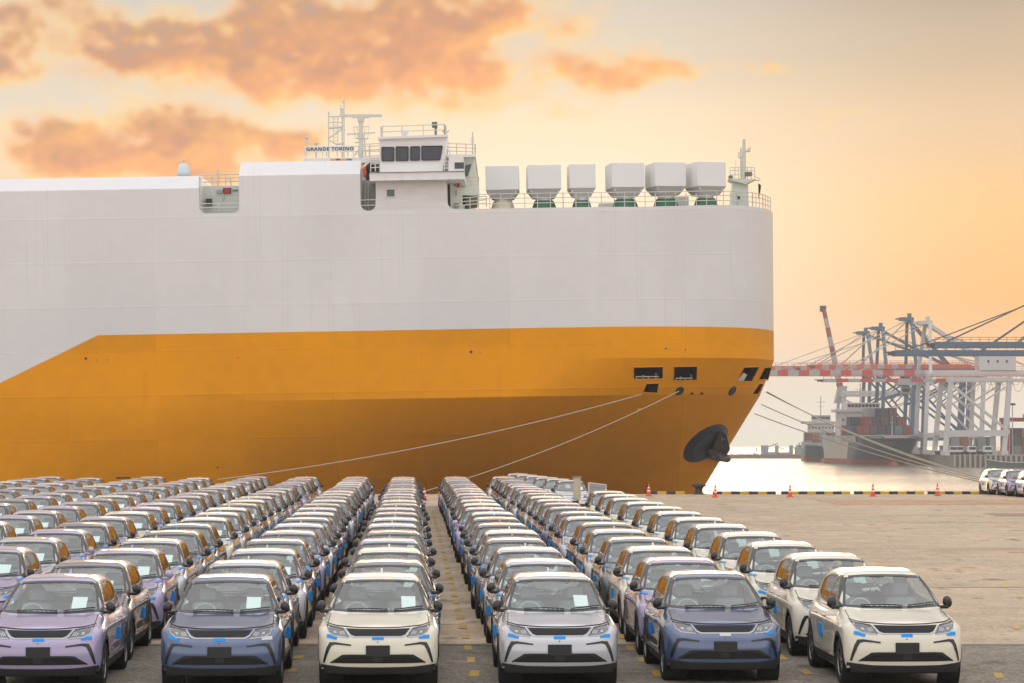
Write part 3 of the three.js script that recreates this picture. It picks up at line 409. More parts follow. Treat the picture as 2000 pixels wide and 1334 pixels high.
  part('lamp_box', sb(892, 358.5, 897.5, 366, 2.1, 2.2), M_red, esc); part('fitting', [sb(887, 359, 890, 364, 2.1, 2.2), sb(890.5, 371, 891.5, 382, 2.1, 2.2), sb(886, 397, 897, 398.5, 2.1, 2.2), sb(886, 403, 897, 404.5, 2.1, 2.2), sb(899, 364, 905, 365.2, 2.1, 2.2)], std([0.25, 0.24, 0.2], 0.6), esc);
  // house aft of the wheelhouse with the name board, funnels of colour and masts
  part('monkey_island', [sb(594, 307, 742, 320, 4, 26)], M_trim, ship);
  { const cols = [[645, 655, M_goldmark], [656, 665, M_red], [667, 677, M_goldmark], [678, 687, std([0.1, 0.18, 0.5], 0.5)]]; cols.forEach(([a, b, m]) => part('badge', sb(a, 310, b, 313, 3.95, 4), m, ship)); }
  part('railing', [...rails([[596, 307], [742, 305]], 20, 22, 4.2, 1), bar(S(594, 320, 4), S(594, 312, 4), 0.04)], M_rail, ship);
  const board = part('name_board', [sb(597, 285, 692, 297.5, 3.6, 3.7), sb(598, 297, 600, 310, 3.7, 3.8), sb(629, 297, 631, 310, 3.7, 3.8), sb(689, 297, 691, 310, 3.7, 3.8)], M_trim, ship);
  { const font = await new FontLoader().loadAsync('fonts/droid/droid_sans_bold.typeface.json'); const g = new TextGeometry('GRANDE TORINO', { font, size: 0.295, depth: 0.02, curveSegments: 3, bevelEnabled: false }); g.computeBoundingBox(); const a = S(598.5, 296, 3.6), b = S(690.5, 286.5, 3.6), bb = g.boundingBox; const k = (b[0] - a[0]) / (bb.max.x - bb.min.x), ky = (b[1] - a[1]) * 0.88 / (bb.max.y - bb.min.y); g.translate(-bb.min.x, -bb.min.y, 0).scale(k, ky, 1).translate(a[0], a[1] + 0.03, -3.6); part('lettering', g, M_black, board); }
  const P = (x, y, d = 5) => S(x, y, d), rod = (x0, y0, x1, y1, r = 0.05, d = 5) => bar(P(x0, y0, d), P(x1, y1, d), r, r, 6);
  part('lattice_mast', [rod(642, 308, 642, 218, 0.055), rod(668.5, 308, 668.5, 212, 0.06), rod(672, 308, 672, 198, 0.045), rod(642, 228, 669, 227), rod(642, 239, 669, 239, 0.03), rod(642, 250, 669, 248, 0.09), rod(642, 270, 669, 251, 0.06), rod(642, 274, 658, 281, 0.05), rod(655, 282, 671, 280, 0.08), rod(651, 228, 651, 282, 0.03), rod(660, 228, 660, 282, 0.03), ...[232, 238, 244, 256, 262, 268, 274].map((y) => rod(651, y, 660, y, 0.025)), rod(664, 213, 672, 213, 0.06), rod(665.5, 205, 665.5, 226, 0.03), rod(668, 201, 674, 196, 0.035), rod(671, 200, 673, 190, 0.03)], M_mast, ship);
  part('radar_mast', [bar(P(705, 310), P(705, 236), 0.19, 0.14, 10), bar(P(705, 236), P(705, 228), 0.24, 0.24, 12), bar(P(705, 243), P(705, 236), 0.12, 0.24, 12), beam(P(663.5, 226), P(746.5, 226), 0.24, 0.17), beam(P(688, 228), P(722, 228), 0.3, 0.16), beam(P(678, 262.5), P(733, 259), 0.14, 0.09), bar(P(705, 271), P(705, 263), 0.22, 0.22, 10), rod(690, 248, 722, 247, 0.03), rod(694, 270, 720, 271, 0.05), rod(691, 248, 694, 270, 0.025), rod(721, 248, 718, 270, 0.025), rod(698, 248, 699, 268, 0.025), rod(713, 248, 712, 268, 0.025), rod(692, 304, 704, 287, 0.06), rod(714, 305, 712, 271, 0.06), rod(693, 279, 704, 277, 0.05)], M_mast, ship);
  part('antenna', [rod(599, 300, 599, 272, 0.09), lathe([[0, 0], [0.1, 0.02], [0.17, 0.1], [0.14, 0.18], [0, 0.22]], 12).translate(...P(599, 272)), rod(618, 308, 618, 276, 0.04), lathe([[0, 0.12], [0.1, 0.1], [0.23, 0], [0, 0.02]], 12).translate(...P(618, 282)), rod(709, 302, 709, 280, 0.04)], M_mast, ship);
  // six ventilators along the foredeck
  const vent = (px0, px1, y0, y1, turn, neckY, grn) => {
    const c = S((px0 + px1) / 2, y1, 6), wd = S(px1, y1, 6)[0] - S(px0, y1, 6)[0], y0m = S((px0 + px1) / 2, y0, 6)[1], nk = S((px0 + px1) / 2, neckY, 6)[1], w2 = wd / (Math.cos(turn) + Math.sin(Math.abs(turn))) / 2 * 1.0, dp = w2;
    const h = y0m - c[1], hood = rbox(-w2, w2, 0, h, -dp, dp, 0.04, 1), slab = [];
    const pos = []; const a = [[-w2, -dp], [w2, -dp], [w2, dp], [-w2, dp]], b = [[-w2 * 0.66, -dp * 0.66], [w2 * 0.66, -dp * 0.66], [w2 * 0.66, dp * 0.66], [-w2 * 0.66, dp * 0.66]], yb = -0.55;
    for (let i = 0; i < 4; i++) { const j = (i + 1) % 4; pos.push(b[i][0], yb, b[i][1], a[j][0], 0.01, a[j][1], b[j][0], yb, b[j][1], b[i][0], yb, b[i][1], a[i][0], 0.01, a[i][1], a[j][0], 0.01, a[j][1]); }
    const ug = new THREE.BufferGeometry(); ug.setAttribute('position', new THREE.Float32BufferAttribute(pos, 3)); ug.computeVertexNormals();
    const put = (g) => g.rotateY(turn).translate(c[0], c[1], c[2]);
    const o = part('ventilator', [put(hood)], M_trim, ship);
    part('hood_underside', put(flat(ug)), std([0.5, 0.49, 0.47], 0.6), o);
    part('neck', put(new THREE.CylinderGeometry(w2 * 0.52, w2 * 0.52, c[1] - nk + 0.35, 20).translate(0, (nk - c[1]) / 2 - 0.15, 0)), M_trim, o);
    part('stand', put(new THREE.CylinderGeometry(w2 * 0.62, w2 * 1.05, nk - DK + 0.3, 8).rotateY(Math.PI / 8).translate(0, (nk + DK) / 2 - 0.15 - c[1], 0)), grn ? M_green : std([0.66, 0.60, 0.46], 0.6), o);
    part('lamp', [put(new THREE.SphereGeometry(0.07, 8, 6).translate(-w2 * 0.8, -0.2, dp * 0.9)), put(new THREE.SphereGeometry(0.07, 8, 6).translate(w2 * 0.8, -0.2, dp * 0.9))], M_rail, o);
  };
  vent(949, 1015, 327, 374, -0.03, 394, false); vent(1028, 1096, 325, 372, 0.05, 393, true); vent(1108, 1163, 323, 370, 0.08, 392, true); vent(1183, 1258, 321, 369, 0.17, 390, true); vent(1261, 1339, 320, 367, 0.27, 389, true); vent(1339, 1417, 319, 367, 0.36, 388, true);
  { const pts = []; for (const [px] of [[935], [1000], [1100], [1200], [1300], [1400], [1440], [1470], [1490], [1505]]) { let d = 0; for (let k = 0; k < 40; k++) { const q = S(px, 402, d); d += (BEAM / 2 - half(q[0], 15.2) + 0.25 - d) * 0.5; } const q = S(px, 402, d); pts.push([q[0], DK + sheer(q[0]), q[2]]); }
    const out = []; for (let i = 0; i < pts.length - 1; i++) { const a = pts[i], b = pts[i + 1]; for (const h of [0.35, 0.7, 1.0]) out.push(bar([a[0], a[1] + h, a[2]], [b[0], b[1] + h, b[2]], 0.028, 0.028, 5)); const L = Math.hypot(b[0] - a[0], b[2] - a[2]), m = Math.max(1, Math.round(L / 0.8)); for (let k = 0; k <= m; k++) { const f = k / m; out.push(bar([mix(a[0], b[0], f), a[1] - 0.1, mix(a[2], b[2], f)], [mix(a[0], b[0], f), a[1] + 1.0, mix(a[2], b[2], f)], 0.03, 0.03, 5)); } } part('railing', out, M_rail, ship); }
  part('deck_locker', sb(1290, 384, 1345, 404, 9, 11), M_inner, ship); part('deck_locker', sb(1170, 396, 1230, 405, 10, 12), M_inner, ship);
  // foremast on its house
  const fm = part('foremast_house', (() => { const p = [[1428, 402], [1433, 352], [1458, 350], [1461, 360], [1462, 402]].map(([x, y]) => { const q = S(x, y, 9); return [q[0], q[1]]; }); return extrudePoly(p, 1.6).translate(0, 0, -10.5); })(), std([0.62, 0.68, 0.6], 0.6), ship);
  const F = (x0, y0, x1, y1, r = 0.05) => bar(S(x0, y0, 9.4), S(x1, y1, 9.4), r, r, 6);
  part('mast_platform', [(() => { const p = [[1424, 349], [1476, 350], [1468, 354], [1456, 360], [1428, 353]].map(([x, y]) => { const q = S(x, y, 8.8); return [q[0], q[1]]; }); return extrudePoly(p, 1.8).translate(0, 0, -10.4); })()], std([0.62, 0.66, 0.58], 0.6), fm);
  part('mast', [bar(S(1453, 350, 9.4), S(1453, 272, 9.4), 0.17, 0.11, 10), F(1447, 350, 1447, 288, 0.06), F(1453, 296, 1465, 294, 0.09), F(1465, 295, 1465, 287, 0.05), F(1461, 295, 1461, 289, 0.05), F(1444, 308, 1453, 305, 0.07), F(1443, 308, 1443, 297, 0.05), F(1437, 345, 1437, 312, 0.02), ...Array.from({ length: 9 }, (_, k) => F(1447, 300 + k * 5, 1453, 300 + k * 5, 0.025))], M_mast, fm);
  part('railing', [...[333, 341, 327].map((y) => F(1426, y, 1474, y, 0.03)), ...[1426, 1434, 1442, 1460, 1467, 1474].map((x) => F(x, 350, x, 327, 0.03)), F(1474, 344, 1486, 350, 0.03), F(1470, 352, 1484, 352, 0.05)], M_rail, fm);
  part('horn', [(() => { const c = S(1462, 340, 9); return rbox(c[0] - 0.25, c[0] + 0.25, c[1] - 0.15, c[1] + 0.15, c[2] - 0.2, c[2] + 0.2, 0.05); })(), (() => { const c = S(1427, 346, 9); return rbox(c[0] - 0.15, c[0] + 0.15, c[1] - 0.12, c[1] + 0.12, c[2] - 0.15, c[2] + 0.15, 0.04); })()], std([0.15, 0.16, 0.12], 0.5), fm);
  part('bell', lathe([[0, 0.2], [0.06, 0.18], [0.09, 0.05], [0.13, 0], [0, 0]], 12).translate(...S(1443, 388, 8.9)), M_black, fm);
  part('flag', gridGeometry(8, 10, (u, v) => { const a = S(1481 + 6 * u * (0.3 + 0.7 * v), mix(388, 358, v) + u * 4 * v, 9.4); return [a[0], a[1], a[2] + 0.12 * Math.sin(u * 7 + v * 4)]; }), std([0.05, 0.05, 0.1], 0.8), fm);
}
// ------------------------------------------------------------------ the hatchbacks: one body form, solved once at three levels of detail
const CAR_L = 4.12, NOSE = 2.06;                                    // nose at z = +2.06; l is the distance behind the nose
const smax = (a, b, k) => { const h = Math.max(k - Math.abs(a - b), 0) / k; return Math.max(a, b) + h * h * k * 0.25; };
const smin = (a, b, k) => -smax(-a, -b, k);
const cFront = curve([[0.1, 0.10], [0.22, 0.05], [0.34, 0.012], [0.46, 0.0], [0.58, 0.004], [0.7, 0.03], [0.8, 0.075], [0.88, 0.13], [0.95, 0.22], [1.05, 0.4]]);
const cHood = curve([[0, 0.845], [0.12, 0.885], [0.3, 0.925], [0.6, 0.975], [0.9, 1.025], [1.2, 1.065], [1.8, 1.03], [2.6, 1.03], [3.3, 1.06], [3.9, 1.08]]);
const cRear = curve([[0.1, 0.12], [0.25, 0.04], [0.4, 0.0], [0.7, 0.0], [0.9, 0.05], [1.1, 0.10]]);
const cRoof = curve([[1.2, 1.30], [1.6, 1.445], [1.95, 1.512], [2.4, 1.553], [2.8, 1.558], [3.3, 1.525], [3.7, 1.465], [4.0, 1.40]]);
function carF(x, y, z) {
  const l = NOSE - z, ax = Math.abs(x);
  let w = 0.885 - 0.09 * Math.max(0, (0.46 - y) / 0.3) ** 2 - 0.10 * Math.max(0, (y - 0.74) / 0.33) ** 2 + 0.010 * Math.exp(-(((y - 0.83) / 0.05) ** 2));
  w -= 0.045 * Math.max(0, (0.75 - l) / 0.75) ** 2 + 0.09 * Math.max(0, (l - 3.2) / 0.92) ** 2;
  w += 0.012 * (Math.exp(-(((l - 0.78) / 0.34) ** 2)) + Math.exp(-(((l - 3.48) / 0.36) ** 2))) * smooth(1, 0.6, y);
  w -= 0.022 * Math.exp(-(((y - 0.55) / 0.14) ** 2)) * smooth(1.1, 1.5, l) * smooth(3.1, 2.7, l);       // hollow in the doors
  const side = ax - w;
  const fr = cFront(y) + 0.30 * Math.pow(ax / 0.885, 3.6) - l;
  const blade = 0.0;
  const top = y - (cHood(l) - 0.055 * (ax / 0.78) ** 2 + 0.018 * Math.exp(-(((ax - 0.66) / 0.08) ** 2)) * smooth(0.2, 0.6, l));
  const rear = l - (CAR_L - cRear(y) - 0.28 * Math.pow(ax / 0.88, 3.2));
  let a = smax(side, top, 0.09); a = smax(a, fr, 0.10); a = smax(a, rear, 0.10); a = smax(a, 0.17 - y, 0.06);
  // greenhouse
  const w2 = 0.795 - 0.225 * Math.pow(Math.max(0, (y - 1.03) / 0.5), 1.3) - 0.10 * Math.max(0, (l - 2.9) / 1.1) ** 2 - 0.05 * Math.max(0, (1.7 - l) / 0.7) ** 1.5;
  const s2 = ax - w2, ws = (1.03 + (y - 1.05) * 2.08 + 0.17 * (ax / 0.7) ** 2 - l) * 0.43, rf = y - (cRoof(l) - 0.04 * (ax / 0.6) ** 2 + 0.008 * Math.exp(-(((ax - 0.47) / 0.06) ** 2))), hk = (l - (4.03 - Math.max(0, y - 1.05) * 0.5 - 0.13 * (ax / 0.7) ** 2)) * 0.85;
  let b = smax(ws, rf, 0.05); b = smax(b, hk, 0.05); b = smax(b, s2, 0.085); b = smax(b, 0.7 - y, 0.05);
  return smin(a, b, 0.025);
}
const carN = (x, y, z) => { const e = 0.004; return new THREE.Vector3(carF(x + e, y, z) - carF(x - e, y, z), carF(x, y + e, z) - carF(x, y - e, z), carF(x, y, z + e) - carF(x, y, z - e)).normalize(); };
const solve = (px, py, pz, dx, dy, dz, a, b) => { for (let k = 0; k < 26; k++) { const m = (a + b) / 2; carF(px + dx * m, py + dy * m, pz + dz * m) > 0 ? (b = m) : (a = m); } return a; };
const march = (p, d, far, step = 0.035) => { let t = 0; while (t < far) { if (carF(p[0] + d[0] * t, p[1] + d[1] * t, p[2] + d[2] * t) < 0) { let a = t - step, b = t; for (let k = 0; k < 24; k++) { const m = (a + b) / 2; carF(p[0] + d[0] * m, p[1] + d[1] * m, p[2] + d[2] * m) < 0 ? (b = m) : (a = m); } return b; } t += step; } return null; };
const front = (x, y) => { const t = march([x, y, NOSE + 0.1], [0, 0, -1], 2.6); return t === null ? null : [x, y, NOSE + 0.1 - t]; };
const sidePt = (s) => (z, y) => { const t = march([1.1 * s, y, z], [-s, 0, 0], 1.1); return t === null ? null : [s * (1.1 - t), y, z]; };
const topPt = (x, z) => { const t = march([x, 1.8, z], [0, -1, 0], 1.6); return t === null ? null : [x, 1.8 - t, z]; };
const inPoly = (poly, x, y) => { let c = false; for (let i = 0, j = poly.length - 1; i < poly.length; j = i++) { const [xi, yi] = poly[i], [xj, yj] = poly[j]; if ((yi > y) !== (yj > y) && x < (xj - xi) * (y - yi) / (yj - yi) + xi) c = !c; } return c; };
const mirror = (poly) => poly.map(([x, y]) => [-x, y]);
function clipCell(poly, x0, x1, y0, y1) {
  let p = poly; const cut = (inside, at2) => { const q = []; for (let i = 0; i < p.length; i++) { const a = p[i], b = p[(i + 1) % p.length], ia = inside(a), ib = inside(b); if (ia) q.push(a); if (ia !== ib) q.push(at2(a, b)); } p = q; };
  const X = (v) => (a, b) => { const t = (v - a[0]) / (b[0] - a[0]); return [v, a[1] + (b[1] - a[1]) * t]; }, Yv = (v) => (a, b) => { const t = (v - a[1]) / (b[1] - a[1]); return [a[0] + (b[0] - a[0]) * t, v]; };
  cut((q) => q[0] >= x0, X(x0)); if (p.length) cut((q) => q[0] <= x1, X(x1)); if (p.length) cut((q) => q[1] >= y0, Yv(y0)); if (p.length) cut((q) => q[1] <= y1, Yv(y1)); return p;
}
// A panel that lies on the body: a polygon seen from one side, carried onto the form and lifted by off.
function panel(poly, project, off, cell = 0.05) {
  const xs = poly.map((p) => p[0]), ys = poly.map((p) => p[1]), x0 = Math.min(...xs), x1 = Math.max(...xs), y0 = Math.min(...ys), y1 = Math.max(...ys), nx = Math.max(1, Math.ceil((x1 - x0) / cell)), ny = Math.max(1, Math.ceil((y1 - y0) / cell)), pos = [], nor = [];
  const memo = new Map(), lift = (q) => { const key = q[0].toFixed(5) + ',' + q[1].toFixed(5); if (!memo.has(key)) { const s = project(q[0], q[1]); memo.set(key, s && (() => { const n = carN(...s); return [[s[0] + n.x * off, s[1] + n.y * off, s[2] + n.z * off], [n.x, n.y, n.z]]; })()); } return memo.get(key); };
  for (let j = 0; j < ny; j++) for (let i = 0; i < nx; i++) {
    const p = clipCell(poly, mix(x0, x1, i / nx), mix(x0, x1, (i + 1) / nx), mix(y0, y1, j / ny), mix(y0, y1, (j + 1) / ny)); if (p.length < 3) continue;
    const v = p.map(lift); if (v.some((q) => !q)) continue;
    for (let k = 1; k < v.length - 1; k++) { const t = [v[0], v[k], v[k + 1]], e1 = V(t[1][0]).sub(V(t[0][0])), e2 = V(t[2][0]).sub(V(t[0][0])), c = e1.cross(e2); if (c.length() < 1e-9) continue; if (c.dot(V(t[0][1])) < 0) t.reverse(); for (const q of t) { pos.push(...q[0]); nor.push(...q[1]); } }
  }
  const g = new THREE.BufferGeometry(); g.setAttribute('position', new THREE.Float32BufferAttribute(pos, 3)); g.setAttribute('normal', new THREE.Float32BufferAttribute(nor, 3)); g.setAttribute('uv', new THREE.Float32BufferAttribute(new Float32Array(pos.length / 3 * 2), 2)); return g;
}
// a strip of even width along a line on the body
function strip2(line, w, project, off, cell = 0.06, closed = false) {
  const out = [], n = line.length, m = closed ? n : n - 1, dir = (a, b) => { const l = Math.hypot(b[0] - a[0], b[1] - a[1]) || 1; return [(b[0] - a[0]) / l, (b[1] - a[1]) / l]; };
  const off2 = (i) => { const a = closed ? line[(i + n - 1) % n] : line[Math.max(0, i - 1)], b = line[i % n], c = closed ? line[(i + 1) % n] : line[Math.min(n - 1, i + 1)]; let d1 = dir(a, b), d2 = dir(b, c); if (a === b) d1 = d2; if (b === c) d2 = d1; const nx = -(d1[1] + d2[1]), ny = d1[0] + d2[0], l = Math.hypot(nx, ny) || 1, k = Math.min(2.2, 1 / Math.max(0.35, (nx * -d1[1] + ny * d1[0]) / l)); const ww = Array.isArray(w) ? w[i % n] : w; return [nx / l * ww / 2 * k, ny / l * ww / 2 * k]; };
  for (let i = 0; i < m; i++) { const a = line[i], b = line[(i + 1) % n], oa = off2(i), ob = off2((i + 1) % n); out.push(panel([[a[0] + oa[0], a[1] + oa[1]], [b[0] + ob[0], b[1] + ob[1]], [b[0] - ob[0], b[1] - ob[1]], [a[0] - oa[0], a[1] - oa[1]]], project, off, cell)); }
  return merge(out.filter((g) => g.attributes.position.count));
}
// outlines, in metres: front view (x, y), side view (z, y)
const shieldP = [[-0.715, 1.075], [-0.4, 1.062], [0, 1.058], [0.4, 1.062], [0.715, 1.075], [0.585, 1.447], [0.3, 1.468], [0, 1.473], [-0.3, 1.468], [-0.585, 1.447]];
const ZL = (l) => NOSE - l;
const doorF = [[ZL(1.47), 1.055], [ZL(2.28), 1.068], [ZL(2.28), 1.455], [ZL(2.1), 1.45], [ZL(1.9), 1.395], [ZL(1.66), 1.25], [ZL(1.52), 1.14]];
const quarter = [[ZL(1.22), 1.06], [ZL(1.43), 1.058], [ZL(1.46), 1.11]];
const doorR = [[ZL(2.36), 1.07], [ZL(3.08), 1.11], [ZL(3.30), 1.20], [ZL(3.42), 1.33], [ZL(3.30), 1.375], [ZL(2.95), 1.432], [ZL(2.36), 1.456]];
const hatchP = [[-0.56, 1.12], [0.56, 1.12], [0.5, 1.36], [-0.5, 1.36]];
const WHEELS = [[1.28, 0.328], [-1.42, 0.328]], R_W = 0.328;
const M = {
  glass: phys([0.88, 0.985, 0.97], 0.02, { transmission: 1, thickness: 0, ior: 2.3 }),
  sideGlass: phys([0.5, 0.55, 0.53], 0.02, { transmission: 1, thickness: 0, ior: 1.6 }),
  black: phys([0.012, 0.012, 0.014], 0.32, { clearcoat: 0.4, clearcoatRoughness: 0.15 }), matt: std([0.018, 0.018, 0.019], 0.62), tyre: std([0.016, 0.0155, 0.015], 0.85), rim: std([0.36, 0.36, 0.37], 0.32, 0.9), rimDark: std([0.02, 0.02, 0.022], 0.4),
  chrome: std([0.42, 0.42, 0.43], 0.3, 0.75), lamp: phys([0.16, 0.16, 0.165], 0.18, { clearcoat: 1, clearcoatRoughness: 0.03, metalness: 0.4 }), led: std([0.5, 0.51, 0.53], 0.3), tape: std([0.006, 0.31, 0.84], 0.55), tapeW: std([0.7, 0.7, 0.7], 0.6), paper: std([0.80, 0.84, 0.82], 0.8), plate: std([0.022, 0.023, 0.025], 0.5),
  interior: std([0.46, 0.50, 0.49], 0.8), seat: std([0.37, 0.43, 0.44], 0.8), lining: std([0.70, 0.78, 0.78], 0.85), grille: std([0.022, 0.022, 0.024], 0.55), under: std([0.012, 0.012, 0.012], 0.9), plum: phys([0.11, 0.085, 0.095], 0.35),
};
const PAINT = {
  cream: phys([0.78, 0.735, 0.585], 0.3, { ior: 1.6, clearcoat: 1, clearcoatRoughness: 0.03 }), lilac: phys([0.40, 0.345, 0.53], 0.24, { ior: 1.8, clearcoat: 1, clearcoatRoughness: 0.03, metalness: 0.15 }),
  silver: phys([0.56, 0.565, 0.60], 0.22, { ior: 1.8, clearcoat: 1, clearcoatRoughness: 0.03, metalness: 0.3 }), grey: phys([0.13, 0.135, 0.15], 0.2, { ior: 1.9, clearcoat: 1, clearcoatRoughness: 0.03, metalness: 0.3 }), blue: phys([0.075, 0.118, 0.235], 0.2, { ior: 1.9, clearcoat: 1, clearcoatRoughness: 0.03, metalness: 0.3 }),
  white: phys([0.78, 0.775, 0.75], 0.3, { ior: 1.6, clearcoat: 1, clearcoatRoughness: 0.03 }),
};
// The shell by rays from a spine inside the car; returns shell points of a grid, and which triangles are paint, cut-out, or glass opening.
function shell(nu, nv, shrink = 0) {
  const CY = 0.70, z0 = -1.35, z1 = 1.2, P = [], N = [];
  const us = []; for (let i = 0; i <= nu; i++) us.push(i / nu);
  for (const u of us) for (let j = 0; j <= nv; j++) {
    const th = j / nv * Math.PI * 2 - Math.PI / 2; let zc, cp = 1, sp = 0;
    const A = 0.30, B = 0.80;                                       // shares of the grid: rear dome, middle, front dome
    if (u < A) { const q = u / A * Math.PI / 2; zc = z0; cp = Math.sin(q); sp = -Math.cos(q); } else if (u > B - 0.13) { const q = (u - (B - 0.13)) / (1 - (B - 0.13)) * Math.PI / 2; zc = z1; cp = Math.cos(q); sp = Math.sin(q); } else zc = mix(z0, z1, (u - A) / (B - 0.13 - A));
    const dx = Math.cos(th) * cp, dy = Math.sin(th) * cp, dz = sp, t = solve(0, CY, zc, dx, dy, dz, 0, 2.6) - shrink;
    const p = [dx * t, CY + dy * t, zc + dz * t]; P.push(p); const n = carN(...p); N.push([n.x, n.y, n.z]);
  }
  return { P, N, nu, nv };
}
function cutShell(sh, keep) {
  const { P, N, nu, nv } = sh, pos = [], nor = [], idx = [], used = new Map(), add = (k) => { if (!used.has(k)) { used.set(k, pos.length / 3); pos.push(...P[k]); nor.push(...N[k]); } return used.get(k); };
  for (let i = 0; i < nu; i++) for (let j = 0; j < nv; j++) { const a = i * (nv + 1) + j, b = a + 1, c = a + nv + 1, d = c + 1; for (const t of [[a, b, d], [a, d, c]]) { const cx = (P[t[0]][0] + P[t[1]][0] + P[t[2]][0]) / 3, cy = (P[t[0]][1] + P[t[1]][1] + P[t[2]][1]) / 3, cz = (P[t[0]][2] + P[t[1]][2] + P[t[2]][2]) / 3; if (keep(cx, cy, cz)) { const e1 = V(P[t[1]]).sub(V(P[t[0]])), e2 = V(P[t[2]]).sub(V(P[t[0]])), c2 = e1.cross(e2); if (c2.length() < 1e-10) continue; if (c2.dot(V(N[t[0]])) < 0) t.reverse(); idx.push(...t.map(add)); } } }
  const g = new THREE.BufferGeometry(); g.setAttribute('position', new THREE.Float32BufferAttribute(pos, 3)); g.setAttribute('normal', new THREE.Float32BufferAttribute(nor, 3)); g.setAttribute('uv', new THREE.Float32BufferAttribute(new Float32Array(pos.length / 3 * 2), 2)); g.setIndex(idx); return g;
}
const windowHole = (x, y, z) => {
  if (y > 1.03) { if (z > 0 && Math.abs(x) < 0.73 && inPoly(shieldP, x, y) && z < NOSE - 0.98 && carN(x, y, z).z > 0.2) return true; if (z < -1.4 && inPoly(hatchP, x, y)) return true; if (Math.abs(x) > 0.5 && (inPoly(doorF, z, y) || inPoly(doorR, z, y) || inPoly(quarter, z, y)) && Math.abs(carN(x, y, z).x) > 0.4) return true; }
  return false;
};
const archHole = (x, y, z) => Math.abs(x) > 0.52 && WHEELS.some(([wz, wy]) => Math.hypot(z - wz, y - wy) < 0.385);
const intakeP = [[-0.47, 0.49], [0.47, 0.49], [0.68, 0.375], [-0.68, 0.375]];

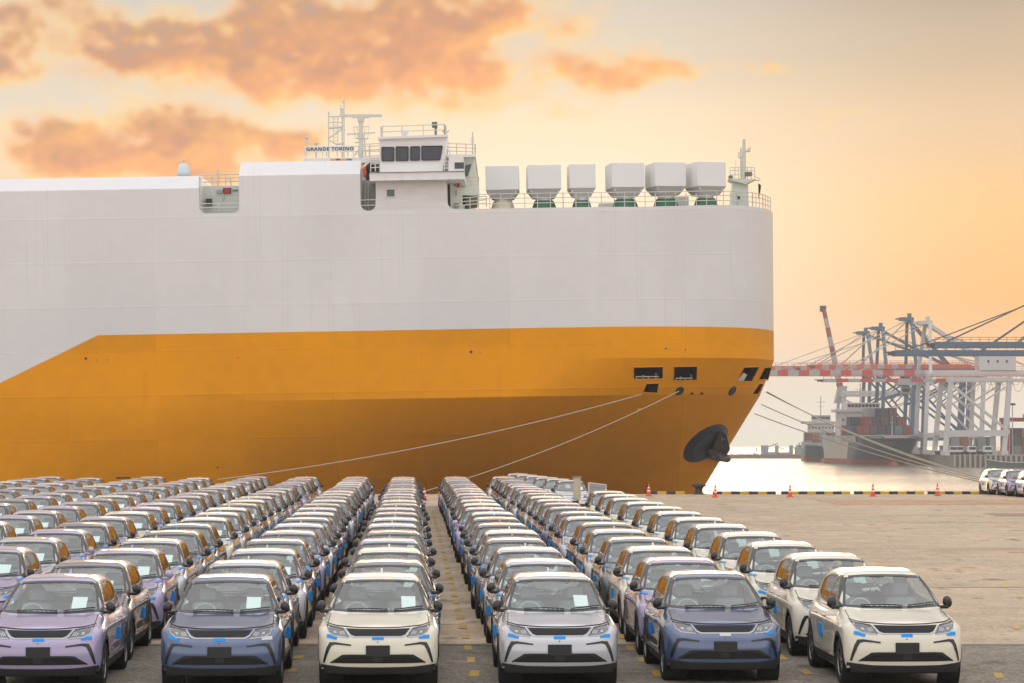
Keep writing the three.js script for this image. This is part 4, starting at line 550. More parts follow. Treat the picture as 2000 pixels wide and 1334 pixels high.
function makeCar(detail) {                                          // detail 2: near, 1: middle, 0: far
  const car = new THREE.Group();
  const sh = detail === 2 ? shell(150, 168) : detail === 1 ? shell(96, 96) : shell(58, 60);
  const cellS = [0.14, 0.08, 0.05][detail];
  part('body', cutShell(sh, (x, y, z) => !windowHole(x, y, z) && !archHole(x, y, z) && y > (z > 1.35 ? 0.265 : 0.2)), null, car);
  const inner = shell(26, 36, 0.045);
  part('cabin_lining', cutShell(inner, (x, y, z) => !windowHole(x * 1.05, y + 0.02, z) && y > 0.95), M.lining, car);
  part('underbody', [box(-0.70, 0.70, 0.19, 0.24, -1.9, 1.85)].concat(detail ? [box(-0.5, 0.5, 0.24, 0.6, -1.9, 1.8)] : []), M.under, car);
  // glass
  const shieldG = panel(shieldP, front, 0.0, cellS * 1.6), ws = part('windscreen', shieldG, M.glass, car);
  const inset = (poly, k) => { const cx = poly.reduce((s, p) => s + p[0], 0) / poly.length, cy = poly.reduce((s, p) => s + p[1], 0) / poly.length; return poly.map(([x, y]) => [cx + (x - cx) * k, cy + (y - cy) * k]); };
  part('glass_border', strip2(shieldP, detail ? 0.03 : 0.045, front, 0.004, cellS * 1.6, true), M.black, ws);
  for (const s of [1, -1]) {
    const pr = sidePt(s);
    for (const [poly, nm] of detail === 2 ? [[doorF, 'side_window'], [doorR, 'side_window'], [quarter, 'side_window']] : [[doorF, 'side_window'], [doorR, 'side_window']]) { const w = part(nm, panel(poly, pr, 0.0, cellS * 1.8), M.sideGlass, car); part('window_seal', strip2(poly, detail === 2 ? 0.034 : 0.045, pr, 0.004, cellS * 1.8, true), M.black, w); }
    if (detail === 2) {
      for (const gapLine of [[[ZL(1.28), 1.02], [ZL(1.26), 0.7], [ZL(1.33), 0.3]], [[ZL(2.32), 1.04], [ZL(2.34), 0.7], [ZL(2.33), 0.3]], [[ZL(3.1), 1.06], [ZL(3.12), 0.82], [ZL(2.98), 0.55], [ZL(2.92), 0.32]]]) part('door_gap', strip2(gapLine, 0.009, pr, 0.002), M.under, car);
      part('sill_trim', strip2([[ZL(1.2), 0.285], [ZL(3.05), 0.285]], 0.13, pr, 0.004), M.matt, car);
      part('sill_accent', strip2([[ZL(1.5), 0.40], [ZL(2.3), 0.36], [ZL(2.9), 0.44]], [0.012, 0.03, 0.012], pr, 0.005), M.chrome, car);
      for (const l of [2.12, 2.94]) { const p = pr(ZL(l), 0.88); part('door_handle', rbox(-0.012, 0.012, -0.011, 0.011, -0.1, 0.1, 0.008, 1).translate(p[0] + s * 0.012, 0.88, ZL(l)), M.chrome, car); }
    }
    for (const l of [2.42]) { const p = pr(ZL(l), 0.62); part('door_guard', rbox(p[0] - (s > 0 ? 0.01 : 0.045), p[0] + (s > 0 ? 0.045 : 0.01), 0.56, 0.75, ZL(l) - 0.035, ZL(l) + 0.035, 0.012, 1), M.tape, car); }
    part('wing_tape', strip2([[s * 0.69, ZL(0.92)], [s * 0.73, ZL(1.06)], [s * 0.795, ZL(1.24)]], 0.05, topPt, 0.007), M.tape, car);
    // arch lining and lip
    for (const [wz, wy] of WHEELS) {
      const lip = []; const n = detail === 2 ? 16 : 8; for (let k = 0; k <= n; k++) { const a = Math.PI * (-0.06 + 1.12 * k / n); lip.push([wz + Math.cos(a) * 0.395, wy + Math.sin(a) * 0.395]); }
      part('arch_trim', strip2(lip, 0.055, pr, 0.006, 0.09), M.matt, car);
      if (detail) part('arch_lining', new THREE.CylinderGeometry(0.39, 0.39, 0.34, 16, 1, true, -Math.PI / 2, Math.PI).rotateZ(Math.PI / 2).rotateX(-Math.PI / 2 * 0).translate(s * 0.70, wy, wz), M.under, car);
    }
    // mirror
    const mr = part('mirror', [new THREE.SphereGeometry(0.088, detail ? 16 : 9, detail ? 12 : 7).scale(0.80, 1.0, 0.75).rotateZ(s * 0.35).translate(s * 0.885, 1.12, ZL(1.38)), rbox(s > 0 ? 0.72 : -0.90, s > 0 ? 0.90 : -0.72, 1.02, 1.075, ZL(1.43), ZL(1.33), 0.02, 1)], M.black, car);
    if (detail === 2) part('mirror_glass', new THREE.CircleGeometry(0.074, 16).scale(0.8, 1.0, 1).rotateY(Math.PI).translate(s * 0.885, 1.12, ZL(1.38) - 0.068), M.chrome, mr);
  }
  const hw = part('rear_window', panel(hatchP, (x, y) => { const t = march([x, y, -2.3], [0, 0, 1], 1.2); return t === null ? null : [x, y, -2.3 + t]; }, 0.0, cellS * 2), M.sideGlass, car);
  part('tail_lamp', box(-0.66, 0.66, 0.93, 0.99, -2.03, -1.9), std([0.35, 0.01, 0.01], 0.3), car);
  // wheels
  const tyreG = lathe(detail === 2 ? [[0.225, -0.095], [0.30, -0.103], [0.322, -0.085], [0.328, -0.05], [0.328, 0.05], [0.322, 0.085], [0.30, 0.103], [0.225, 0.095]] : [[0.22, -0.1], [0.315, -0.1], [0.328, -0.06], [0.328, 0.06], [0.315, 0.1], [0.22, 0.1]], detail === 2 ? 36 : detail === 1 ? 20 : 12).rotateZ(Math.PI / 2);
  const spokes = []; if (detail === 2) for (let k = 0; k < 5; k++) for (const o of [-0.13, 0.13]) spokes.push(beam([0.05, 0, 0], [0.07, Math.cos(k * 1.2566 + o) * 0.225, Math.sin(k * 1.2566 + o) * 0.225], 0.022, 0.03));
  for (const [wz, wy] of WHEELS) for (const s of [1, -1]) {
    const t = part('wheel', tyreG, M.tyre, car); t.position.set(s * 0.775, wy, wz); if (s < 0) t.rotation.y = Math.PI;
    part('wheel_disc', new THREE.CylinderGeometry(0.226, 0.226, 0.06, detail === 2 ? 28 : 12).rotateZ(Math.PI / 2), M.rimDark, t);
    if (detail === 2) part('rim', [...spokes, new THREE.TorusGeometry(0.218, 0.016, 6, 32).rotateY(Math.PI / 2).translate(0.075, 0, 0), new THREE.CylinderGeometry(0.05, 0.05, 0.05, 14).rotateZ(Math.PI / 2).translate(0.06, 0, 0)], M.rim, t);
    else part('rim', [new THREE.TorusGeometry(0.2, 0.022, 5, detail ? 18 : 10).rotateY(Math.PI / 2).translate(0.07, 0, 0), beam([0.05, -0.2, 0], [0.05, 0.2, 0], 0.03, 0.05), beam([0.05, 0, -0.2], [0.05, 0, 0.2], 0.05, 0.03)], M.rim, t);
  }
  // face
  part('hood_gap', strip2([[-0.765, 0.93], [-0.6, 0.902], [-0.3, 0.886], [0, 0.881], [0.3, 0.886], [0.6, 0.902], [0.765, 0.93]], [0.008, 0.011, 0.012, 0.012, 0.012, 0.011, 0.008], front, 0.003, cellS), M.under, car);
  if (detail) for (const s of [1, -1]) part('hood_gap', strip2([[s * 0.75, ZL(0.37)], [s * 0.742, ZL(0.62)], [s * 0.735, ZL(0.9)], [s * 0.725, ZL(1.12)]], 0.009, topPt, 0.002, 0.06), M.under, car);
  const g1 = [[-0.475, 0.874], [-0.24, 0.868], [0, 0.866], [0.24, 0.868], [0.475, 0.874], [0.40, 0.79], [0.34, 0.768], [-0.34, 0.768], [-0.40, 0.79]];
  const gr = part('grille', panel(g1, front, 0.003, cellS), M.grille, car);
  if (detail === 2) part('grille_bar', Array.from({ length: 5 }, (_, k) => strip2([[-0.44 + k * 0.016, 0.855 - k * 0.018], [0.44 - k * 0.016, 0.855 - k * 0.018]], 0.005, front, 0.008, 0.08)), M.matt, gr);
  if (detail) part('grille_trim', strip2([[-0.495, 0.868], [-0.43, 0.785], [-0.36, 0.755], [0.36, 0.755], [0.43, 0.785], [0.495, 0.868]], 0.02, front, 0.006, cellS), M.chrome, gr);
  for (const s of [1, -1]) {
    const hl = [[s * 0.762, 0.915], [s * 0.60, 0.888], [s * 0.51, 0.876], [s * 0.42, 0.752], [s * 0.64, 0.766], [s * 0.715, 0.815]];
    const h = part('headlight', panel(hl, front, 0.004, cellS), M.lamp, car);
    if (detail) { part('lamp_trim', strip2([[s * 0.765, 0.91], [s * 0.718, 0.815], [s * 0.64, 0.765], [s * 0.43, 0.748]], 0.014, front, 0.009, 0.07), M.chrome, h); part('headlight_edge', strip2([[s * 0.76, 0.905], [s * 0.51, 0.868], [s * 0.425, 0.755]], 0.012, front, 0.007, 0.07), M.black, h); }
    if (detail === 2) part('led', [[0.48, 0.79, 0.515, 0.835], [0.505, 0.785, 0.54, 0.832], [0.53, 0.782, 0.562, 0.826]].map(([a, b, c, d]) => strip2([[s * a, b], [s * c, d]], 0.012, front, 0.009)).concat([panel([[s * 0.60, 0.80], [s * 0.64, 0.80], [s * 0.65, 0.835], [s * 0.61, 0.83]], front, 0.009)]), M.led, h);
    part('bumper_blade', strip2([[s * 0.39, 0.638], [s * 0.50, 0.650], [s * 0.62, 0.662], [s * 0.692, 0.650], [s * 0.728, 0.585], [s * 0.768, 0.47], [s * 0.795, 0.37]], [0.022, 0.026, 0.034, 0.05, 0.05, 0.036, 0.024], front, 0.006, cellS), M.black, car);
    part('bumper_tape', strip2([[s * 0.60, 0.742 + s * 0.006], [s * 0.75, 0.757 - s * 0.008]], 0.05, front, 0.007, cellS), M.tape, car);
  }
  part('bumper_tape', strip2([[-0.085, 0.735], [0.085, 0.735]], 0.044, front, 0.007, cellS), M.tape, car);
  part('air_intake', panel(intakeP, front, 0.004, cellS), M.under, car);
  if (detail) { part('intake_frame', [strip2([[-0.69, 0.376], [-0.51, 0.476], [-0.40, 0.492], [0.40, 0.492], [0.51, 0.476], [0.69, 0.376]], [0.02, 0.05, 0.028, 0.028, 0.05, 0.02], front, 0.010, cellS)], M.black, car); part('intake_mesh', [0.41, 0.435, 0.46].map((y) => strip2([[-0.46, y], [0.46, y]], 0.006, front, 0.008, 0.1)).concat([panel([[-0.07, 0.397], [0.07, 0.397], [0.07, 0.482], [-0.07, 0.482]], front, 0.012)]), M.matt, car); }
  part('bumper_lip', strip2([[-0.84, 0.28], [-0.5, 0.272], [0, 0.268], [0.5, 0.272], [0.84, 0.28]], [0.14, 0.105, 0.10, 0.105, 0.14], front, 0.008, cellS), M.matt, car);
  { const p = front(0, 0.52); part('number_plate', rbox(-0.175, 0.175, 0.472, 0.638, p[2] - 0.02, p[2] + 0.018, 0.008, 1), M.plate, car); if (detail === 2) part('tow_eye_cap', new THREE.CylinderGeometry(0.009, 0.009, 0.02, 8).rotateX(Math.PI / 2).translate(-0.005, 0.685, front(0, 0.685)[2]), M.black, car); }
  // wipers, roof fin
  if (detail) {
    const wp = (x, y, o = 0.022) => { const p = front(x, y), n = carN(...p); return [p[0] + n.x * o, p[1] + n.y * o, p[2] + n.z * o]; };
    part('wiper', [beam(wp(-0.48, 1.072), wp(-0.15, 1.082), 0.010, 0.014), beam(wp(-0.15, 1.082), wp(0.13, 1.070), 0.016, 0.016), beam(wp(0.22, 1.070), wp(0.46, 1.090), 0.012, 0.014), beam(wp(0.40, 1.086), wp(0.655, 1.106), 0.018, 0.016)], M.black, car);
  }
  { const y = topPt(0, ZL(3.45))[1]; part('roof_fin', extrudePoly([[-0.09, -0.02], [0.09, -0.02], [-0.05, 0.065], [-0.085, 0.07]], 0.03).rotateY(Math.PI / 2 * -1).translate(0.015, y, ZL(3.45)), null, car); }
  // cabin: dash, wheel, seats, mirror, delivery sheet behind the glass
  part('dashboard', [rbox(-0.70, 0.70, 0.86, 0.985, ZL(1.72), ZL(1.25), 0.05, 1), box(-0.68, 0.68, 0.9, 0.99, ZL(1.3), ZL(1.12))], M.interior, car);
  if (detail) {
    part('steering_wheel', new THREE.TorusGeometry(0.175, 0.016, 6, 20).rotateX(-0.45).translate(-0.36, 0.98, ZL(1.83)), M.interior, car);
    for (const s of [-0.36, 0.36]) part('seat', [rbox(s - 0.24, s + 0.24, 0.5, 1.13, ZL(2.42), ZL(2.28), 0.07, 2), rbox(s - 0.13, s + 0.13, 1.15, 1.34, ZL(2.46), ZL(2.36), 0.045, 2), rbox(s - 0.25, s + 0.25, 0.42, 0.56, ZL(2.35), ZL(1.85), 0.05, 1)], M.seat, car);
    part('rear_seat', [rbox(-0.62, 0.62, 0.5, 1.08, ZL(3.3), ZL(3.15), 0.06, 1), rbox(-0.45, -0.22, 1.08, 1.24, ZL(3.32), ZL(3.22), 0.04, 1), rbox(0.22, 0.45, 1.08, 1.24, ZL(3.32), ZL(3.22), 0.04, 1)], M.seat, car);
    const mp = [[-0.15, 1.425], [-0.09, 1.452], [0.09, 1.452], [0.15, 1.425], [0.14, 1.385], [0.06, 1.40], [0.02, 1.38], [-0.02, 1.38], [-0.06, 1.385], [-0.14, 1.375]];
    part('interior_mirror', panel(mp, front, -0.02, 0.08), M.plum, car);
  } else part('seat', [rbox(-0.6, -0.14, 0.5, 1.2, ZL(2.42), ZL(2.28), 0.06, 1), rbox(0.14, 0.6, 0.5, 1.2, ZL(2.42), ZL(2.28), 0.06, 1)], M.seat, car);
  part('delivery_sheet', panel(detail === 2 ? [[0.30, 1.115], [0.51, 1.12], [0.505, 1.262], [0.29, 1.27]] : [[0.29, 1.10], [0.52, 1.105], [0.515, 1.25], [0.285, 1.255]], front, detail ? -0.008 : 0.003, 0.1), M.paper, car);
  return car;
}
const protoNear = makeCar(2), protoMid = makeCar(1), protoFar = makeCar(0);
let carCount = 0;
function putCar(proto, colour, x, z, turn, label, group) {
  const c = proto.clone(); c.name = numbered('parked_car'); c.position.set(x, 0, z); c.rotation.y = turn; scene.add(c);
  c.traverse((m) => { if (m.isMesh && m.material === null) m.material = PAINT[colour]; });
  for (const m of c.children) if (['body', 'roof_fin'].includes(m.name)) m.material = PAINT[colour];
  tag(c, label, 'car', group); carCount++; return c;
}
const ORD = ['front', 'second', 'third', 'fourth', 'fifth', 'sixth', 'seventh', 'eighth', 'ninth', 'tenth', 'eleventh', 'twelfth', 'thirteenth', 'fourteenth', 'fifteenth', 'sixteenth', 'seventeenth', 'eighteenth', 'nineteenth', 'twentieth', 'twenty-first', 'twenty-second', 'twenty-third'];
// columns of the lot: X across (from the line that the columns run along), z of the first car's middle, spacing, colours from the front
const LOT = { c: 'cream', l: 'lilac', s: 'silver', g: 'grey', b: 'blue', w: 'white' };
const columns = [
  [7.2, 38.35, 4.78, 'cccccccccccc', 'outermost column on the right'],
  [4.70, 38.95, 4.36, 'blcgsgsgbgscgslcsgsgc', 'second column from the right'],
  [2.19, 38.55, 4.36, 'sssgcggslcsgslcgsgsss', 'column just right of the open aisle'],
  [-0.47, 38.3, 4.34, 'cgclgssglgsgslcgsgscs', 'column just left of the open aisle'],
  [-2.82, 38.0, 4.38, 'bssglsgslgsgscgsccsls', 'second column left of the open aisle'],
  [-5.47, 38.0, 4.38, 'lglsggcscgcsgssglsgss', 'third column left of the open aisle'],
  [-8.08, 38.6, 4.4, 'lslslglclsglsgscssgsl', 'fourth column left of the open aisle'],
  [-10.7, 39.4, 4.4, 'slsglslsllgclgsgslscs', 'fifth column left of the open aisle'],
  [-13.35, 38.4, 4.4, 'lsslgslslsglslgcsslgs', 'sixth column left of the open aisle'],
  [-16.0, 39.0, 4.4, 'slgslslsgslslgslclgss', 'seventh column left of the open aisle'],
  [-18.6, 38.3, 4.4, 'lslgslsgslgslslgscsls', 'eighth column left of the open aisle'],
  [-21.25, 39.2, 4.4, 'slslgslslgsslglsslcgs', 'ninth column left of the open aisle'],
  [-23.9, 38.7, 4.4, 'lsgslslgslslgsllscsgs', 'tenth column left of the open aisle'],
  [-26.5, 38.7, 4.4, 'lsgslslgslslgsllscsgs', 'eleventh column left of the open aisle'],
];
for (const [X, z0, step, colours, where] of columns) {
  let seen = 0;
  for (let k = 0; k < colours.length; k++) {
    const z = z0 + k * step + (rnd() - 0.5) * 0.18, x = X - 0.04 * z + (rnd() - 0.5) * 0.12, turn = 0.04 + (rnd() - 0.5) * 0.022; if (z > 127) break;
    if ((x + 1.15) / (z - 1.5) * 4850 + 1000 < -8) continue;
    const col = LOT[colours[k]], nth = ORD[seen++];
    const proto = z < 56 ? protoNear : z < 88 ? protoMid : protoFar;
    const c = putCar(proto, col, x, -z, turn, `${col} hatchback, ${nth === 'front' ? 'frontmost' : nth + ' from the front'} in the ${where}`, 'hatchbacks parked in columns on the quay');
    if (X === 7.2) c.scale.y = 1.05;
    // what sets single cars apart: strips that came off, bare mirrors, a sheet that slid down
    if (colours[k] === 'l' && z > 45 && rnd() < 0.35) c.children.filter((m) => m.name === 'mirror').forEach((m) => { m.material = PAINT.lilac; });
    const tapes = c.children.filter((m) => /tape|guard/.test(m.name)); for (const t of tapes) { const r = rnd(); if (z > 41 && r < 0.25) c.remove(t); }
    const sheet = c.children.find((m) => m.name === 'delivery_sheet'); if (sheet && z > 41 && rnd() < 0.25) c.remove(sheet); else if (sheet) { sheet.position.x = (rnd() - 0.5) * 0.1; sheet.position.y = (rnd() - 0.6) * 0.012; }
    if (z < 41) {
      for (const t of c.children.filter((m) => m.name === 'wing_tape')) c.remove(t);
      const bt = c.children.filter((m) => m.name === 'bumper_tape');
      if (X === -2.82) bt[0].material = M.tapeW;                    // one strip has faded to white on each blue car
      if (X === 4.70) { bt[2].material = M.tapeW; c.remove(bt[1]); c.remove(sheet); }
      if (X === 7.2) c.remove(sheet);
    }
  }
}
// a further white group behind the signboard, and three cars at the quay edge on the right
for (let k = 0; k < 6; k++) { const z = 116.5 + k * 3.9; putCar(protoFar, 'white', 7.4 - k * 0.32 - 0.04 * z, -z, 0.04, `white hatchback, ${ORD[k] === 'front' ? 'frontmost' : ORD[k] + ' from the front'} in the short column behind the grey signboard`, 'white hatchbacks behind the signboard'); }
{ const list = [['cream', 1950, 'cream hatchback at the quay edge on the far right, leftmost of three'], ['lilac', 1986, 'lilac hatchback at the quay edge on the far right, between two others'], ['lilac', 2022, 'lilac hatchback at the far right quay edge, cut by the frame']];
  for (const [col, px, label] of list) { const z = 153.2 - list.findIndex((q) => q[1] === px) * 3.9; putCar(protoMid, col, (px - 1000) / 4850 * z, -z, 0.0, label, 'hatchbacks at the quay edge'); } }
// ------------------------------------------------------------------ things on the quay
const M_cone = std([0.78, 0.075, 0.02], 0.55), M_coneW = std([0.8, 0.78, 0.74], 0.5), M_kerbY = std([0.55, 0.33, 0.02], 0.7), M_kerbB = std([0.035, 0.035, 0.037], 0.75), M_iron = std([0.035, 0.035, 0.04], 0.6);
function cone(px, py, label) {
  const z = 4850 * EYE / (py - 847), t = thing('traffic_cone', label, 'traffic cone', [(px - 1000) / 4850 * z, 0, -z], 0, 'traffic cones along the quay edge');
  part('base', rbox(-0.2, 0.2, 0, 0.05, -0.2, 0.2, 0.015, 1), M_cone, t);
  part('shaft', lathe([[0.145, 0.05], [0.13, 0.08], [0.035, 0.72], [0.03, 0.74], [0, 0.745]], 18), M_cone, t);
  for (const y of [0.28, 0.47]) { const r = (h) => 0.13 - (h - 0.08) * 0.1484 + 0.003; part('band', lathe([[r(y), y], [r(y + 0.09), y + 0.09]], 18), M_coneW, t); }
}
cone(829, 978, 'orange traffic cone with white bands at the far end of the aisle between cars');
cone(1267, 969, 'orange traffic cone in front of the yellow hull, behind the white cars');
cone(1397, 971.5, 'orange traffic cone just right of the iron bollard');
cone(1543, 970.5, 'orange traffic cone standing by the second kerb bar right of the bollard');
cone(1705, 969.5, 'orange traffic cone standing by the third kerb bar right of the bollard');
cone(1831, 968.5, 'orange traffic cone nearest the cars at the right quay edge');
// kerb bars along the quay edge, banded black and yellow
const bars = [[1100, 1200, 'leftmost'], [1266, 1337, 'behind the cone before the yellow hull'], [1392, 1515, 'right of the bollard'], [1526, 1660, 'second right of the bollard'], [1668, 1804, 'third right of the bollard'], [1812, 1945, 'beside the cars on the right'], [1953, 2080, 'running out of frame']];
bars.forEach(([p0, p1], k) => {
  const X = (px) => { let z = 155; for (let i = 0; i < 8; i++) z = -quayZ((px - 1000) / 4850 * z) - 0.5; return [(px - 1000) / 4850 * z, -z]; };
  const a = X(p0), b = X(p1), len = Math.hypot(b[0] - a[0], b[1] - a[1]), turn = Math.atan2(-(b[1] - a[1]), b[0] - a[0]);
  const label = ['kerb bar banded black and yellow, hidden mostly by white cars', 'short kerb bar banded black and yellow in front of the yellow hull', 'kerb bar banded black and yellow, first right of the iron bollard', 'kerb bar banded black and yellow, second right of the iron bollard', 'kerb bar banded black and yellow, third right of the iron bollard', 'kerb bar banded black and yellow ending behind the cream car at right', 'kerb bar banded black and yellow behind the cars at the right edge'][k];
  const t = thing('kerb_bar', label, 'kerb', [a[0], 0, a[1]], turn, 'kerb bars along the quay edge'), n = Math.max(4, Math.round(len / 0.52));
  for (let i = 0; i < n; i++) part('band', (() => { const x0 = len * i / n, x1 = len * (i + 1) / n; return extrudePoly([[-0.12, 0], [0.12, 0], [0.10, 0.15], [0.06, 0.185], [-0.06, 0.185], [-0.10, 0.15]], x1 - x0).rotateY(Math.PI / 2).translate(x0, 0, 0); })(), i % 2 ? M_kerbY : M_kerbB, t);
});
// mooring bollard
{ const z = 152.4, t = thing('mooring_bollard', 'dark iron mushroom bollard at the quay edge below the bow', 'bollard', [(1365 - 1000) / 4850 * z, 0, -z]);
  part('post', lathe([[0.36, 0], [0.33, 0.05], [0.24, 0.1], [0.21, 0.35], [0.26, 0.45]], 20), M_iron, t); part('head', lathe([[0.26, 0.45], [0.42, 0.5], [0.43, 0.6], [0.3, 0.66], [0, 0.68]], 20), M_iron, t); part('base', new THREE.CylinderGeometry(0.4, 0.4, 0.04, 20).translate(0, 0.02, 0), M_iron, t); }
// tan cabinet on a post and the grey signboard
{ const z = 108, x = (1127 - 1000) / 4850 * z, y = (py) => EYE - (py - 847) / 4850 * z, t = thing('light_cabinet', 'tall tan cabinet on a dark post among the cars before the hull', 'cabinet', [x, 0, -z], -0.35);
  part('cabinet', rbox(-0.14, 0.14, y(977), y(932), -0.12, 0.12, 0.02, 1), std([0.50, 0.43, 0.33], 0.6), t); part('door', rbox(-0.115, 0.115, y(974), y(935), 0.115, 0.135, 0.008, 1), std([0.54, 0.47, 0.36], 0.6), t); part('hood', box(-0.17, 0.17, y(932), y(932) + 0.03, -0.15, 0.15), std([0.3, 0.26, 0.2], 0.6), t); part('post', [bar([0.03, 0, 0], [0.03, y(977), 0], 0.05), box(-0.12, 0.18, 0, 0.02, -0.15, 0.15)], M_iron, t); }
{ const z = 111.5, x0 = (1149 - 1000) / 4850 * z, x1 = (1184 - 1000) / 4850 * z, y = (py) => EYE - (py - 847) / 4850 * z, t = thing('signboard', 'grey blank signboard in a pale tube frame before the hull', 'signboard', [(x0 + x1) / 2, 0, -z], 0.22), w = (x1 - x0) / 2;
  part('board', (() => extrudePoly([[-w, y(990)], [w, y(990)], [w, y(947)], [-w, y(943)]], 0.02))(), std([0.33, 0.345, 0.38], 0.5), t); part('frame', [bar([-w, 0, 0.01], [-w, y(942), 0.01], 0.035), bar([w, 0, 0.01], [w, y(946), 0.01], 0.03), bar([-w, y(943), 0.01], [w, y(947), 0.01], 0.03), bar([-w, y(990), 0.01], [w, y(990), 0.01], 0.03)], std([0.6, 0.56, 0.47], 0.5), t); part('rib', [beam([-w * 0.8, y(951), 0.035], [w * 0.8, y(953), 0.035], 0.03, 0.02), beam([-w * 0.8, y(962), 0.035], [w * 0.7, y(961), 0.035], 0.03, 0.02)], std([0.27, 0.28, 0.31], 0.5), t); }
// mooring lines
function rope(name, pts, r, label) { const m = part(name, tubeThrough(pts, r, 70, 6), std([0.46, 0.40, 0.30], 0.85), scene); tag(m, label, 'rope', 'mooring lines of the car carrier'); return m; }
const sag = (a, b, s, n = 10) => Array.from({ length: n + 1 }, (_, k) => { const f = k / n; return [mix(a.x, b.x, f), mix(a.y, b.y, f) - s * 4 * f * (1 - f), mix(a.z, b.z, f)]; });
rope('mooring_line', sag(at(1254, 770, 167.2), at(425, 937, 154.5), 0.55), 0.036, 'thick pale mooring line from the bow down behind the cars at left');
rope('mooring_line', sag(at(1326, 764, 168.2), at(800, 968, 153.4), 0.5), 0.032, 'mooring line from the round fairlead down behind the cars near the aisle');
rope('mooring_line', sag(at(1498, 765, 177), at(1924, 936, 157), 0.55), 0.036, 'upper mooring line from the bow down to the right quay');
rope('mooring_line', sag(at(1496, 766, 178), at(1921, 934, 157.6), 0.45), 0.034, 'mooring line right beside the upper line from the bow to the right quay');
rope('mooring_line', sag(at(1487, 790, 186), at(1921, 939, 157.3), 0.4), 0.034, 'middle mooring line from behind the stem to the right quay');
rope('mooring_line', sag(at(1474, 808, 188), at(1918, 942, 157.8), 0.3), 0.034, 'lowest mooring line from behind the stem to the right quay');
// ------------------------------------------------------------------ the container port across the water
const QY = -2.4;                                                    // level of the far quay
const P_dull = std([0.34, 0.085, 0.06], 0.7), P_blue = std([0.075, 0.14, 0.215], 0.6), P_white = std([0.60, 0.58, 0.56], 0.6), P_red = std([0.58, 0.07, 0.055], 0.6), P_orange = std([0.60, 0.14, 0.05], 0.6), P_grey = std([0.42, 0.42, 0.41], 0.6), P_dark = std([0.06, 0.065, 0.08], 0.7), P_glass = std([0.03, 0.04, 0.05], 0.2);
struct('quay', extrudePoly([[122.5, 690], [420, 690], [420, 900], [112, 900], [112, 800], [122.5, 800]], QY - WATER + 3).rotateX(-Math.PI / 2).translate(0, WATER - 3, 0), std([0.26, 0.23, 0.20], 0.9));
{ // piles along its face
  for (let k = 0; k < 16; k++) { const x = at(1864 + k * 10, 900, 690).x; const t = thing('fender_pile', `${ORD[k] === 'front' ? 'leftmost' : ORD[k] + ' from the left'} of the pale timber piles along the far quay wall`, 'pile', [x, WATER, -689.4], 0, 'fender piles along the far quay'); part('pile', [box(-0.28, 0.28, -2, 3.3, -0.3, 0.3), box(-0.36, 0.36, 3.3, 3.5, -0.4, 0.4)], std([0.45, 0.40, 0.33], 0.8), t); }
}
